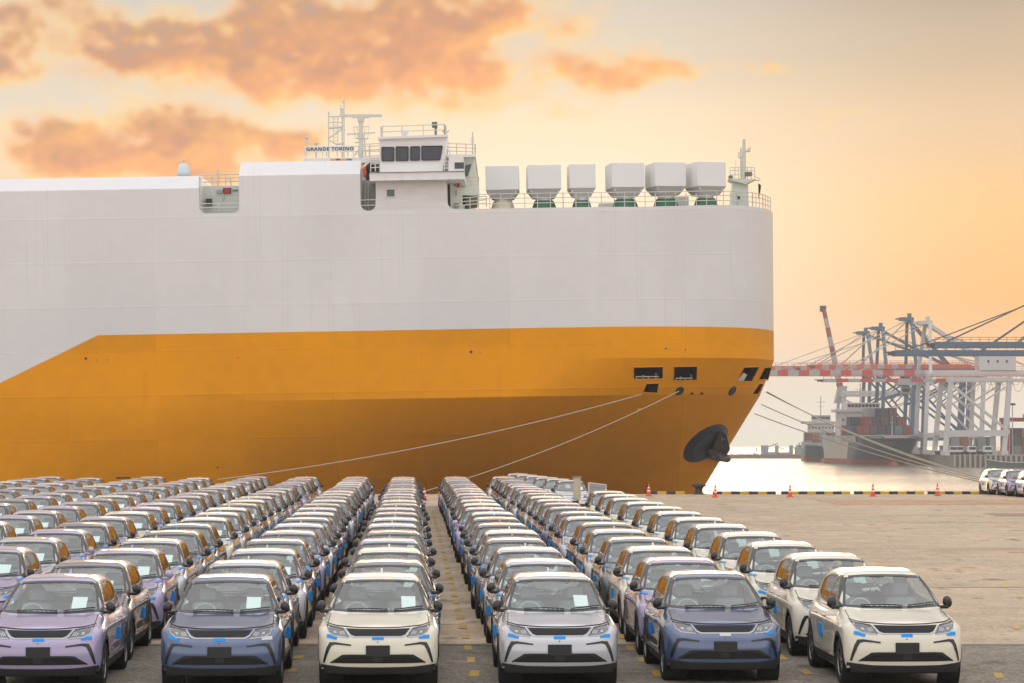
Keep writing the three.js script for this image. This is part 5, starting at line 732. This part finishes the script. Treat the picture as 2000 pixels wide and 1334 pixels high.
function crane(o) {
  const { D, label, col, xs, xl, girder, boomTip, boomY, boomH, apex, stripes, back, portal = 845, gap = 16 } = o, k = D / 4850;
  const t = thing('gantry_crane', label, 'crane', [(xs - 1000) * k, QY, -D], 0, 'ship-to-shore gantry cranes');
  const X = (px) => (px - xs) * k, Y = (py) => EYE - (py - 847) * k - QY, g = gap / 2, w = o.leg ?? 1.15, lean = o.lean ?? 1.2;
  const yG = Y(girder), yP = Y(portal), XL = X(xl);
  for (const z of [-g, g]) { part('leg', [beam([-lean, 0, z], [0, yG, z * 0.9], w), box(-lean - 1.0, -lean + 1.0, 0, 1.3, z - 2.2, z + 2.2)], col, t); part('leg', [beam([XL - lean, 0, z], [XL, yG, z * 0.9], w), box(XL - lean - 1.0, XL - lean + 1.0, 0, 1.3, z - 2.2, z + 2.2)], col, t); }
  for (const z of [-g, g]) { part('portal_beam', beam([-lean * 0.6, yP, z], [XL - lean * 0.6, yP, z], w, w * 1.25), col, t); part('brace', beam([0, yG - 1.5, z * 0.93], [XL - 0.6, yP + 0.6, z], w * 0.55), col, t); part('top_beam', beam([0, yG, z * 0.9], [XL, yG, z * 0.9], w * 0.8), col, t);
    part('brace', beam([XL, yG - 1.5, z * 0.93], [mix(0, XL, 0.45), mix(yP, yG, 0.52), z * 0.95], w * 0.36), col, t);
    if (o.kbrace) part('brace', beam([0, Y(o.kbrace), z * 0.93], [XL, yG - 0.5, z * 0.92], w * 0.5), col, t); }
  for (const x of [0, XL]) { part('cross_beam', [beam([x, yG, -g], [x, yG, g], w), beam([x - lean * 0.6, yP, -g], [x - lean * 0.6, yP, g], w)], col, t); }
  // boom and back girder: twin box beams, the boom in painted bands
  const yB = Y(boomY), h = boomH * k, xb = X(back), xt = X(boomTip);
  if (!o.raised) {
    const n = stripes ? o.bands : 1, pitch = (0 - xt) / n;
    for (let i = 0; i < n; i++) for (const z of [-2.6, 2.6]) part('boom_band', box(xt + pitch * i, xt + pitch * (i + 1), yB - h / 2, yB + h / 2, z - 0.5, z + 0.5), stripes ? stripes[i % 2] : col, t);
    part('boom_tip', [box(xt - 1.2, xt, yB - h * 0.35, yB + h * 0.25, -2.4, 2.4), box(xt - 2.2, xt + 0.4, yB + h * 0.1, yB + h * 0.3, -1.2, 1.2)], P_dark, t);
    const fence = []; for (let x = xt; x < xb; x += 2.2) fence.push(bar([x, yB + h / 2, 3.0], [x, yB + h / 2 + 1.15, 3.0], 0.06, 0.06, 4)); fence.push(bar([xt, yB + h / 2 + 1.1, 3.0], [xb, yB + h / 2 + 1.1, 3.0], 0.055, 0.055, 4), bar([xt, yB + h / 2 + 0.55, 3.0], [xb, yB + h / 2 + 0.55, 3.0], 0.04, 0.04, 4)); part('walkway_rail', fence, stripes ? P_red : P_dark, t);
    const fest = []; for (let i = 0; i < 10; i++) { const x0 = mix(0, xb, i / 10), x1 = mix(0, xb, (i + 1) / 10); fest.push(tubeThrough([[x0, yB - h / 2, 2], [mix(x0, x1, 0.3), yB - h / 2 - 2.6, 2], [mix(x0, x1, 0.7), yB - h / 2 - 2.6, 2], [x1, yB - h / 2, 2]], 0.05, 8, 4)); } part('festoon_cable', fest, P_dark, t);
  } else {
    const [tx, ty] = o.raised, n = 9; for (let i = 0; i < n; i++) { const a = [mix(0, X(tx), i / n), mix(yB, Y(ty), i / n)], b = [mix(0, X(tx), (i + 1) / n), mix(yB, Y(ty), (i + 1) / n)]; for (const z of [-1.6, 1.6]) part('boom_band', beam([...a, z], [...b, z], 0.7, mix(1.7, 0.9, i / n)), i % 2 ? P_grey : P_dull, t); }
    part('boom_tip', box(X(tx) - 1.3, X(tx) + 0.7, Y(ty) - 0.8, Y(ty) + 1.2, -1.2, 1.2), P_dark, t); part('stay', [bar([0.8, yB, 0], [X(tx) + 0.9, Y(ty + 30), 0], 0.08, 0.08, 4)], P_dark, t);
    part('boom_foot', [extrudePoly([[-2.4, yG - 2.8], [1.2, yG - 2.8], [1.8, yG + 3.2], [-1.0, yG + 3.2]], 5).translate(0, 0, -2.5)], P_grey, t);
  }
  part('back_girder', [box(0, xb, yB - h / 2, yB + h / 2, -3.1, -2.1), box(0, xb, yB - h / 2, yB + h / 2, 2.1, 3.1)], o.backCol ?? col, t);
  if (apex) {
    const ax = X(apex[0]), ay = Y(apex[1]);
    for (const z of [-1, 1]) { part('mast', beam([z > 0 ? 0.8 : -0.6, yG, z * g * 0.85], [ax + (z > 0 ? 0.5 : -0.5), ay, z * 1.3], w * 0.85), col, t); part('back_stay', beam([ax, ay - 0.5, z * 1.3], [mix(0, xb, 0.62), yB + h / 2, z * 2.6], o.thinBack ?? 0.5), col, t); }
    part('mast_head', [box(ax - 3.2, ax + 1.2, ay - 0.6, ay + 0.5, -1.8, 1.8), box(ax - 0.6, ax + 0.6, ay, ay + 1.8, -0.7, 0.7), box(ax - 4.4, ax - 2.2, ay - 0.2, ay + 0.2, -1, 1)], col, t);
    if (!o.raised) part('stay', [-2.4, -1.2, 1.2, 2.4].flatMap((z) => [bar([ax, ay, z * 0.6], [mix(0, xt, 0.93), yB + h / 2, z], 0.10, 0.10, 5), bar([ax, ay, z * 0.6], [mix(0, xt, 0.52), yB + h / 2, z], 0.09, 0.09, 5), bar([ax, ay - 1.5, z * 0.6], [mix(0, xb, 0.95), yB + h / 2, z], 0.07, 0.07, 5)]), o.stayCol ?? P_grey, t);
  }
  if (o.house) { const [h0, h1, v0, v1] = o.house; const hh = part('machinery_house', rbox(X(h0), X(h1), Y(v1), Y(v0), -3.5, 3.5, 0.15, 1), P_white, t); part('vent_grille', [0.25, 0.5, 0.75].map((f) => box(mix(X(h0), X(h1), f) - 0.3, mix(X(h0), X(h1), f) + 0.3, mix(Y(v1), Y(v0), 0.55), mix(Y(v1), Y(v0), 0.75), 3.5, 3.56)), P_dark, hh); }
  if (o.cab) { const c = X(o.cab), cy = yB - h / 2; const q = part('operator_cab', [rbox(c - 1.2, c + 1.2, cy - 3.4, cy - 0.9, -1.2, 1.2, 0.2, 1), box(c - 2.6, c + 2.6, cy - 0.9, cy, -3, 3)], P_grey, t); part('window', box(c - 1.0, c + 1.0, cy - 3.0, cy - 1.9, 1.2, 1.26), P_glass, q); }
  part('stair_tower', [...Array.from({ length: 9 }, (_, i) => beam([XL + 1.2, yP + (yG - yP) * i / 9, i % 2 ? -2 : 2], [XL + 1.2, yP + (yG - yP) * (i + 1) / 9, i % 2 ? 2 : -2], 0.35, 0.12)), beam([XL + 1.2, 0, 2], [XL + 1.2, yG, 2], 0.14), beam([XL + 1.2, 0, -2], [XL + 1.2, yG, -2], 0.14)], col, t);
  return t;
}
crane({ D: 880, label: 'dark blue gantry crane with long orange banded boom, leftmost blue mast', col: P_blue, xs: 1694, xl: 1800, girder: 722, boomTip: 1500, boomY: 719, boomH: 8, bands: 16, stripes: [P_orange, P_grey], apex: [1691, 650], back: 1960, backCol: P_orange, kbrace: 790, portal: 858 });
crane({ D: 840, label: 'dark blue gantry crane, its mast second from the left', col: P_blue, xs: 1721, xl: 1886, girder: 724, boomTip: 1562, boomY: 720, boomH: 7, bands: 14, stripes: [P_grey, P_orange], apex: [1720, 641], back: 1930, backCol: P_orange, kbrace: 781, portal: 856, cab: 1765 });
crane({ D: 800, label: 'tallest dark blue gantry crane, its mast right of two lower blue ones', col: P_blue, xs: 1779, xl: 1892, girder: 724, boomTip: 1590, boomY: 716, boomH: 8, bands: 14, stripes: [P_orange, P_grey], apex: [1776, 623], back: 1895, backCol: P_orange, kbrace: 790, portal: 856, thinBack: 0.7 });
crane({ D: 870, label: 'pale gantry crane with its red and white boom raised upright', col: P_white, xs: 1643, xl: 1786, girder: 772, boomTip: 1600, boomY: 766, boomH: 5, raised: [1609, 604], apex: null, back: 1800, portal: 850, leg: 1.0, gap: 14 });
crane({ D: 752, label: 'pale gantry crane with a thick red and white banded boom', col: P_white, xs: 1804, xl: 1912, girder: 733, boomTip: 1496, boomY: 729, boomH: 11, bands: 15, stripes: [P_grey, P_red], apex: [1812, 630], back: 2040, house: [1908, 1980, 697, 724], portal: 850, thinBack: 1.0, gap: 18 });
crane({ D: 712, label: 'nearest pale gantry crane with a thin red and white banded boom', col: P_white, xs: 1848, xl: 1961, girder: 742, boomTip: 1606, boomY: 743, boomH: 6, bands: 10, stripes: [P_grey, P_red], apex: null, back: 2060, portal: 846, leg: 1.35, lean: 1.9, gap: 18, cab: 1768 });
crane({ D: 640, label: 'dark blue gantry crane boom entering from the right edge, lower of two', col: P_blue, xs: 2105, xl: 2230, girder: 694, boomTip: 1745, boomY: 690, boomH: 11, apex: [2100, 560], back: 2300, portal: 838, stayCol: P_dark });
crane({ D: 610, label: 'dark blue gantry crane boom entering from the right edge, upper of two', col: P_blue, xs: 2170, xl: 2300, girder: 677, boomTip: 1822, boomY: 674, boomH: 11, apex: [2165, 520], back: 2380, portal: 836, stayCol: P_dark });

// containers: a corrugated steel box with corner posts
const BOX_COL = { navy: [0.02, 0.035, 0.06], red: [0.22, 0.035, 0.03], brown: [0.18, 0.075, 0.055], blue: [0.045, 0.09, 0.17], grey: [0.30, 0.31, 0.31], green: [0.04, 0.15, 0.11], orange: [0.33, 0.12, 0.06], teal: [0.07, 0.19, 0.18], maroon: [0.11, 0.035, 0.045] };
const TIER = ['bottom', 'second', 'third', 'fourth'];
const boxMat = {}; for (const k in BOX_COL) boxMat[k] = std(BOX_COL[k], 0.65);
const crate = (() => {
  const c = new THREE.Group(), L = 6.06, Wd = 2.44, Hh = 2.59, wave = (len, n) => { const p = []; for (let i = 0; i <= n; i++) p.push([-len / 2 + len * i / n, i % 4 < 2 ? 0 : 0.05]); return p; };
  const sideG = []; for (const s of [-1, 1]) { const pts = wave(L - 0.2, 24); sideG.push(extrudePoly([...pts, [L / 2 - 0.1, -0.06], [-L / 2 + 0.1, -0.06]], Hh - 0.2).rotateX(-Math.PI / 2).rotateY(s > 0 ? Math.PI / 2 : -Math.PI / 2).translate(s * (Wd / 2 - 0.06), 0.1, 0)); }
  part('wall', [...sideG, box(-Wd / 2 + 0.06, Wd / 2 - 0.06, 0.08, Hh - 0.05, -L / 2 + 0.06, L / 2 - 0.06)], boxMat.navy, c);
  const posts = []; for (const x of [-1, 1]) for (const z of [-1, 1]) posts.push(box(x * Wd / 2 - (x > 0 ? 0.14 : 0), x * Wd / 2 + (x > 0 ? 0 : 0.14), 0, Hh, z * L / 2 - (z > 0 ? 0.14 : 0), z * L / 2 + (z > 0 ? 0 : 0.14)));
  for (const z of [-1, 1]) for (const y of [0, Hh - 0.13]) posts.push(box(-Wd / 2 + 0.14, Wd / 2 - 0.14, y, y + 0.13, z * L / 2 - (z > 0 ? 0.12 : 0), z * L / 2 + (z > 0 ? 0 : 0.12)));
  part('frame', posts, boxMat.navy, c); part('lock_rod', [-0.75, -0.3, 0.3, 0.75].map((x) => bar([x, 0.15, L / 2 - 0.02], [x, Hh - 0.15, L / 2 - 0.02], 0.03, 0.03, 5)), P_grey, c);
  return c;
})();
function putBox(colour, pos, turn, where, group, s = 1) {
  const c = crate.clone(); c.name = numbered('container'); c.position.copy(pos); c.rotation.y = turn; c.scale.setScalar(s); for (const m of c.children) if (m.name !== 'lock_rod') m.material = boxMat[colour]; scene.add(c);
  return tag(c, `${colour} container ${where}`, 'container', group);
}
// a container ship: hull with raked flared bow, house aft, lashing bridges; x to starboard, z towards the bow
function boxShip({ name, label, pos, turn, L, B, free, hullM, bootM, house, mastY, deckM, shadeBowM }) {
  const t = thing(name, label, 'ship', pos, turn), half = (z, y) => { const f = z / L + 0.5, yy = clamp(y / free, 0, 1.3); const bow = clamp((f - mix(0.62, 0.80, yy)) / (mix(0.93, 1.0, yy) - mix(0.62, 0.80, yy)), 0, 1), st = clamp((0.12 - f) / 0.12, 0, 1); return B / 2 * Math.pow(Math.max(0, 1 - Math.pow(bow, mix(1.6, 2.4, yy))), mix(1, 0.62, yy)) * (1 - 0.55 * st * st * (1 - yy)); };
  const shellOf = (y0, y1, sheer, uA = 0, uB = 1) => { const gs = []; for (const s of [1, -1]) { gs.push(gridGeometry(46, 8, (u0, v) => { const u = mix(uA, uB, u0); const y = mix(y0, y1 + (sheer ? free * 0.28 * smooth(0.80, 0.86, u) : 0), v), ye = clamp(y / free, 0, 1.2), z = -L / 2 + L * u * mix(0.93, 1.0, clamp(ye, 0, 1)); return [s * half(z, y), y, z]; })); } if (uA === 0) gs.push(gridGeometry(1, 1, (u, v) => [mix(-1, 1, u) * half(-L / 2, mix(y0, y1, v)), mix(y0, y1, v), -L / 2])); return gs; };
  if (shadeBowM) { part('hull', shellOf(1.6, free, true, 0, 0.62), hullM, t); part('bow', shellOf(1.6, free, true, 0.62, 1), shadeBowM, t); } else part('hull', shellOf(1.6, free, true), hullM, t); part('boot_top', shellOf(-2, 1.6, false), bootM, t);
  part('deck', (() => { const p = []; for (let i = 0; i <= 30; i++) { const z = -L / 2 + L * i / 30; p.push([half(z, free) - 0.1, z]); } return new THREE.ShapeGeometry(new THREE.Shape([...p.map((q) => new THREE.Vector2(q[0], -q[1])), ...p.slice().reverse().map((q) => new THREE.Vector2(-q[0], -q[1]))])).rotateX(-Math.PI / 2).translate(0, free - 0.15, 0); })(), deckM, t);
  const posts = part('rail_post', Array.from({ length: 26 }, (_, i) => { const z = -L / 2 + L * (0.06 + 0.7 * i / 26); return [1, -1].map((s) => box(s * (half(z, free) - 0.25) - 0.12, s * (half(z, free) - 0.25) + 0.12, free - 0.1, free + 2.1, z - 0.12, z + 0.12)); }).flat(), P_white, t); posts.userData.kind = 'stuff';
  const [hz, hw, hl, hh] = house, hs = part('superstructure', [rbox(-hw / 2, hw / 2, free - 0.2, free + hh, hz - hl / 2, hz + hl / 2, 0.1, 1), rbox(-B / 2 - 0.6, B / 2 + 0.6, free + hh, free + hh + 0.9, hz - 1.4, hz + hl / 2 + 0.4, 0.1, 1), rbox(-hw * 0.36, hw * 0.36, free + hh + 0.9, free + hh + 3.0, hz - 1.6, hz + hl / 2, 0.1, 1)], P_white, t);
  for (let r = 0; r < Math.floor(hh / 2.7); r++) for (let c = 0; c < 8; c++) part('window', box(-hw * 0.44 + c * hw * 0.88 / 7 - 0.24, -hw * 0.44 + c * hw * 0.88 / 7 + 0.24, free + 1.2 + r * 2.7, free + 1.8 + r * 2.7, hz + hl / 2, hz + hl / 2 + 0.05), P_glass, hs);
  part('bridge_window', Array.from({ length: 9 }, (_, c) => box(-hw * 0.34 + c * hw * 0.076, -hw * 0.34 + c * hw * 0.076 + hw * 0.06, free + hh + 1.6, free + hh + 2.5, hz + hl / 2 - 0.02, hz + hl / 2 + 0.05)), P_glass, hs);
  part('mast', [bar([0, free + hh + 3, hz - 1], [0, free + hh + 3 + mastY, hz - 1], 0.22, 0.14), beam([-1.6, free + hh + 3 + mastY * 0.7, hz - 1], [1.6, free + hh + 3 + mastY * 0.7, hz - 1], 0.16), beam([-1, free + hh + 3 + mastY * 0.45, hz - 1], [1, free + hh + 3 + mastY * 0.45, hz - 1], 0.25, 0.12)], P_grey, hs);
  part('funnel', rbox(-1.6, 1.6, free + hh - 3, free + hh + 2.4, hz - hl / 2 - 3.4, hz - hl / 2 - 0.6, 0.3, 2), P_blue, t);
  part('foremast', [bar([0, free * 1.28, L * 0.42], [0, free * 1.28 + 6, L * 0.42], 0.2, 0.12), beam([-0.8, free * 1.28 + 4, L * 0.42], [0.8, free * 1.28 + 4, L * 0.42], 0.12)], P_grey, t);
  part('forecastle', (() => { const p = []; for (let i = 0; i <= 14; i++) { const z = L * (0.33 + 0.165 * i / 14); p.push([half(z, free * 1.25) * 0.98, z]); } const s = new THREE.Shape([...p.map((q) => new THREE.Vector2(q[0], -q[1])), ...p.slice().reverse().map((q) => new THREE.Vector2(-q[0], -q[1]))]); return new THREE.ExtrudeGeometry(s, { depth: 0.9, bevelEnabled: false }).rotateX(-Math.PI / 2).translate(0, free * 1.2, 0); })(), P_grey, t);
  part('bulb', new THREE.SphereGeometry(1.5, 14, 10).scale(0.9, 1, 2.2).translate(0, -0.4, L * 0.455), bootM, t);
  return { t, place: (x, y, z) => new THREE.Vector3(x, y, z).applyAxisAngle(new THREE.Vector3(0, 1, 0), turn).add(V(pos)) };
}
{
  const litSide = std([0.45, 0.42, 0.36], 0.6), teal = std([0.055, 0.095, 0.12], 0.55), boot = std([0.34, 0.09, 0.075], 0.7), deckM = std([0.30, 0.36, 0.34], 0.7);  // pale aft and dark bow colours paint one hull's lit side and shade
  // the nearer one, bow towards us and to the right
  const c0 = at(1703, 906, 752), D0 = 752, tB = 0.09;
  const B = boxShip({ name: 'container_ship', label: 'laden container ship with shaded dark bow, moored under the cranes, bow towards us', pos: [c0.x, WATER, -D0 - 4], turn: tB, L: 66, B: 17, free: 6.6, hullM: litSide, shadeBowM: teal, bootM: boot, house: [-12, 14.5, 7, 9.2], mastY: 6, deckM });
  const cols = ['navy', 'navy', 'red', 'navy', 'maroon', 'navy', 'teal', 'navy', 'red', 'blue', 'navy', 'brown', 'navy', 'grey'];
  let q = 0; for (const [z, tiers] of [[17.5, [2, 2, 2, 2, 2, 2, 2]], [10.5, [2, 3, 3, 4, 4, 3, 2]], [3.6, [3, 3, 4, 4, 4, 3, 3]], [-3.4, [2, 2, 3, 3, 3, 3, 3]]]) for (let c = 0; c < 6; c++) for (let r = 0; r < tiers[c]; r++) putBox(cols[(q++ * 5 + r * 3) % cols.length], B.place((c - 2.5) * 2.5, 6.5 + r * 2.6, z), tB, `in ${TIER[r]} tier, ${ORD[c] === 'front' ? 'leftmost' : ORD[c] + ' from left'}, ${z > 15 ? 'foremost' : z > 8 ? 'second' : z > 0 ? 'third' : 'aftmost'} bay of ship beneath cranes`, 'containers on the ship beneath the cranes');
  // a second one behind it to the left
  const c1 = at(1604, 905, 850), tA = -0.09;
  const A = boxShip({ name: 'container_ship', label: 'smaller blue container ship behind, left of the cranes', pos: [c1.x, WATER, -850], turn: tA, L: 64, B: 12.5, free: 4.4, hullM: std([0.09, 0.17, 0.25], 0.6), bootM: std([0.38, 0.16, 0.09], 0.7), house: [-4, 9, 5, 8.2], mastY: 6.5, deckM });
  const cA = ['grey', 'blue', 'maroon', 'grey', 'orange', 'brown', 'maroon', 'teal', 'brown']; q = 0;
  for (const [z, tiers] of [[14, [2, 2, 2, 2, 2]], [7, [2, 2, 2, 2, 2]]]) for (let c = 0; c < 5; c++) for (let r = 0; r < tiers[c]; r++) putBox(cA[(q++ * 4 + r) % cA.length], A.place((c - 2) * 2.46, 4.4 + r * 2.6, z), tA, `in ${TIER[r]} tier, ${ORD[c] === 'front' ? 'leftmost' : ORD[c] + ' from left'}, ${z > 10 ? 'front' : 'rear'} bay of small blue ship`, 'containers on the small blue ship');
  // stacks on the terminal behind the portal legs, and at the right edge
  const stack = (px0, n, D, hmax, pal, where, group) => { for (let c = 0; c < n; c++) { const x = at(px0, 880, D).x + c * 2.62, hgt = Math.max(1, hmax - ((c * 7) % 3 === 0 ? 1 : 0)); for (let r = 0; r < hgt; r++) putBox(pal[(c * 3 + r * 5 + (c * r) % 3) % pal.length], new THREE.Vector3(x, QY + r * 2.6, -D), 0, `in ${TIER[r]} tier, ${ORD[c] === 'front' ? 'leftmost' : ORD[c] + ' from left'}, ${where}`, group); } };
  stack(1846, 6, 745, 2, ['grey', 'orange', 'navy', 'grey', 'teal', 'navy'], 'stacked between legs of nearest pale crane', 'containers between the crane legs');
  stack(1900, 3, 760, 2, ['navy', 'orange', 'brown', 'blue'], 'beside pale crane landward leg', 'containers beside the landward legs');
  stack(1966, 6, 735, 3, ['navy', 'maroon', 'green', 'grey', 'navy', 'brown', 'orange'], 'tall stack beside red yard crane', 'containers beside the red yard crane');
}
// red rubber-tyred yard crane at the right
{ const D = 722, k = D / 4850, p = at(1963, 880, D), t = thing('yard_crane', 'red yard crane straddling the container stack at the right edge', 'crane', [p.x, QY, -D]), top = EYE - (822 - 847) * k - QY;
  for (const x of [0, 16]) for (const z of [-4, 4]) part('leg', beam([x, 0.6, z], [x, top, z], 0.85), std([0.52, 0.08, 0.05], 0.6), t);
  for (const z of [-4, 4]) part('girder', box(-0.8, 17, top - 0.2, top + 0.9, z - 0.5, z + 0.5), std([0.30, 0.06, 0.06], 0.6), t); for (const x of [0, 16]) part('sill', box(x - 0.5, x + 0.5, 0.9, 1.7, -5, 5), std([0.52, 0.08, 0.05], 0.6), t); for (const x of [0, 16]) for (const z of [-4.4, 4.4]) part('wheel', new THREE.CylinderGeometry(0.75, 0.75, 0.6, 16).rotateZ(Math.PI / 2).translate(x, 0.75, z), P_dark, t); part('trolley', box(6, 9, top + 0.9, top + 2, -4.2, 4.2), P_grey, t); }
// yard lamp mast
{ const D = 716, k = D / 4850, p = at(1977.5, 880, D), y = (py) => EYE - (py - 847) * k - QY, t = thing('lamp_mast', 'tall yard lamp mast with a flat lamp head near the right edge', 'lamp mast', [p.x, QY, -D]); part('pole', bar([0, 0, 0], [0, y(790), 0], 0.2, 0.12, 8), P_grey, t); part('lamp_head', [box(-0.75, 0.75, y(790), y(787.5), -0.5, 0.5), ...[-0.6, -0.2, 0.2, 0.6].map((x) => box(x - 0.12, x + 0.12, y(790) - 0.25, y(790), -0.4, 0.4))], P_dark, t); }
// terminal tractors
const lorry = (px, D, label, turn, load) => { const p = at(px, 885, D), t = thing('lorry', label, 'lorry', [p.x, QY, -D], turn, 'lorries on the far quay'); part('cab', rbox(-1.1, 1.1, 0.7, 2.6, 1.6, 3.2, 0.15, 2), std([0.72, 0.72, 0.70], 0.5), t); part('windscreen', box(-0.95, 0.95, 1.6, 2.35, 3.2, 3.26), P_glass, t); part('bumper', box(-1.2, 1.2, 0.5, 0.95, 3.0, 3.3), P_dark, t); part('chassis', box(-1.0, 1.0, 0.8, 1.15, -8, 1.6), P_dark, t); for (const z of [2.2, -4.6, -6.4]) for (const s of [-1, 1]) part('wheel', new THREE.CylinderGeometry(0.52, 0.52, 0.35, 14).rotateZ(Math.PI / 2).translate(s * 1.0, 0.52, z), P_dark, t); };
lorry(1853, 706, 'white lorry cab left of three, under the nearest pale crane', 0.25); lorry(1866, 706.5, 'white lorry cab second from left under the nearest pale crane', 0.25); lorry(1891, 705, 'white lorry cab right of the middle under the nearest pale crane', 0.2); lorry(1922, 704, 'white lorry cab by the landward leg of the nearest pale crane', 0.2);
// work boat lying at the far quay
{ const D = 672, p = at(1985, 905, D), t = thing('work_boat', 'long grey green work boat lying low at the far quay, right edge', 'boat', [p.x, WATER, -D]), hullM = std([0.16, 0.25, 0.25], 0.6);
  part('hull', gridGeometry(24, 6, (u, v) => { const f = u * 2 - 1, y = mix(-0.6, 1.6 + 0.9 * f * f, v), b = 2.2 * (1 - Math.pow(Math.abs(f), 3)) * mix(0.7, 1, v); return [f * mix(7.0, 8.4, v), y, b]; }), hullM, t); part('hull', gridGeometry(24, 6, (u, v) => { const f = u * 2 - 1, y = mix(-0.6, 1.6 + 0.9 * f * f, v), b = 2.2 * (1 - Math.pow(Math.abs(f), 3)) * mix(0.7, 1, v); return [f * mix(7.0, 8.4, v), y, -b]; }), hullM, t); part('deck', new THREE.ShapeGeometry(new THREE.Shape(Array.from({ length: 24 }, (_, i) => { const a = i / 24 * Math.PI * 2; return new THREE.Vector2(Math.cos(a) * 7.6, Math.sin(a) * 1.9); }))).rotateX(-Math.PI / 2).translate(0, 1.55, 0), P_grey, t); part('rubbing_strake', [1, -1].map((s) => tubeThrough(Array.from({ length: 13 }, (_, i) => { const f = (i / 12 * 2 - 1) * 0.97; return [f * 8.4, 1.4 + 0.9 * f * f, s * (2.2 * (1 - Math.abs(f) ** 3) + 0.05)]; }), 0.16, 30, 6)), std([0.5, 0.46, 0.36], 0.6), t); part('wheelhouse', rbox(3.0, 6.0, 1.5, 3.6, -1.3, 1.3, 0.15, 1), hullM, t); part('window', [box(3.2, 5.8, 2.6, 3.2, 1.3, 1.34)], P_glass, t); part('mast', bar([-5.6, 1.6, 0], [-5.6, 5.6, 0], 0.1), P_white, t); }
// breakwater and the freighter at anchor beyond it
struct('breakwater', (() => { const D = 930, g = new THREE.PlaneGeometry(70, 5, 90, 6).rotateX(-Math.PI / 2), p = g.attributes.position; for (let i = 0; i < p.count; i++) { const z = p.getZ(i); p.setY(i, WATER + 1.5 * (1 - (z / 2.5) ** 2) + 0.45 * perlin.noise(p.getX(i) * 0.8, z * 0.9, 2) ); } g.computeVertexNormals(); return g.translate(at(1472, 895, D).x, 0, -D); })(), std([0.14, 0.13, 0.12], 0.9));
{ const D = 965, k = D / 4850, p = at(1524, 890, D), t = thing('cargo_ship', 'hazy freighter with deck cranes lying beyond the breakwater', 'ship', [p.x, WATER, -D]), X = (px) => (px - 1524) * k, Y = (py) => EYE - (py - 847) * k - WATER, G = std([0.34, 0.36, 0.36], 0.7), base = Y(876.6);  // grey lightened so the colour itself carries the distance haze
  part('hull', extrudePoly([[X(1476), -1.5], [X(1568), -1.5], [X(1575), Y(883)], [X(1560), Y(887)], [X(1484), Y(889)], [X(1473), Y(885)]], 9).translate(0, 0, -4.5), G, t);
  part('superstructure', [rbox(X(1554), X(1572), Y(888), Y(873), -4, 4, 0.2, 1), rbox(X(1557), X(1570), Y(873), Y(869), -3.4, 3.4, 0.2, 1)], G, t); part('window', Array.from({ length: 6 }, (_, i) => box(X(1557.5 + i * 2), X(1558.6 + i * 2), Y(872), Y(870.4), 3.4, 3.46)), P_glass, t);
  for (const px of [1490, 1497, 1517, 1545]) part('deck_crane', [box(X(px) - 0.7, X(px) + 0.7, Y(890), Y(870), -0.5, 0.5), beam([X(px), Y(874), 0], [X(px + (px === 1497 ? 22 : 14)), Y(px === 1497 ? 866 : 876), 0], 0.35)], G, t); part('hatch_cover', [box(X(1500), X(1514), Y(889), Y(883), -3.4, 3.4), box(X(1521), X(1542), Y(889), Y(883.5), -3.4, 3.4)], G, t); part('mast', [bar([X(1561), Y(869), 0], [X(1561), Y(864), 0], 0.25), bar([X(1478), Y(881), 0], [X(1478), Y(875), 0], 0.25)], G, t); }
renderer.render(scene, camera);
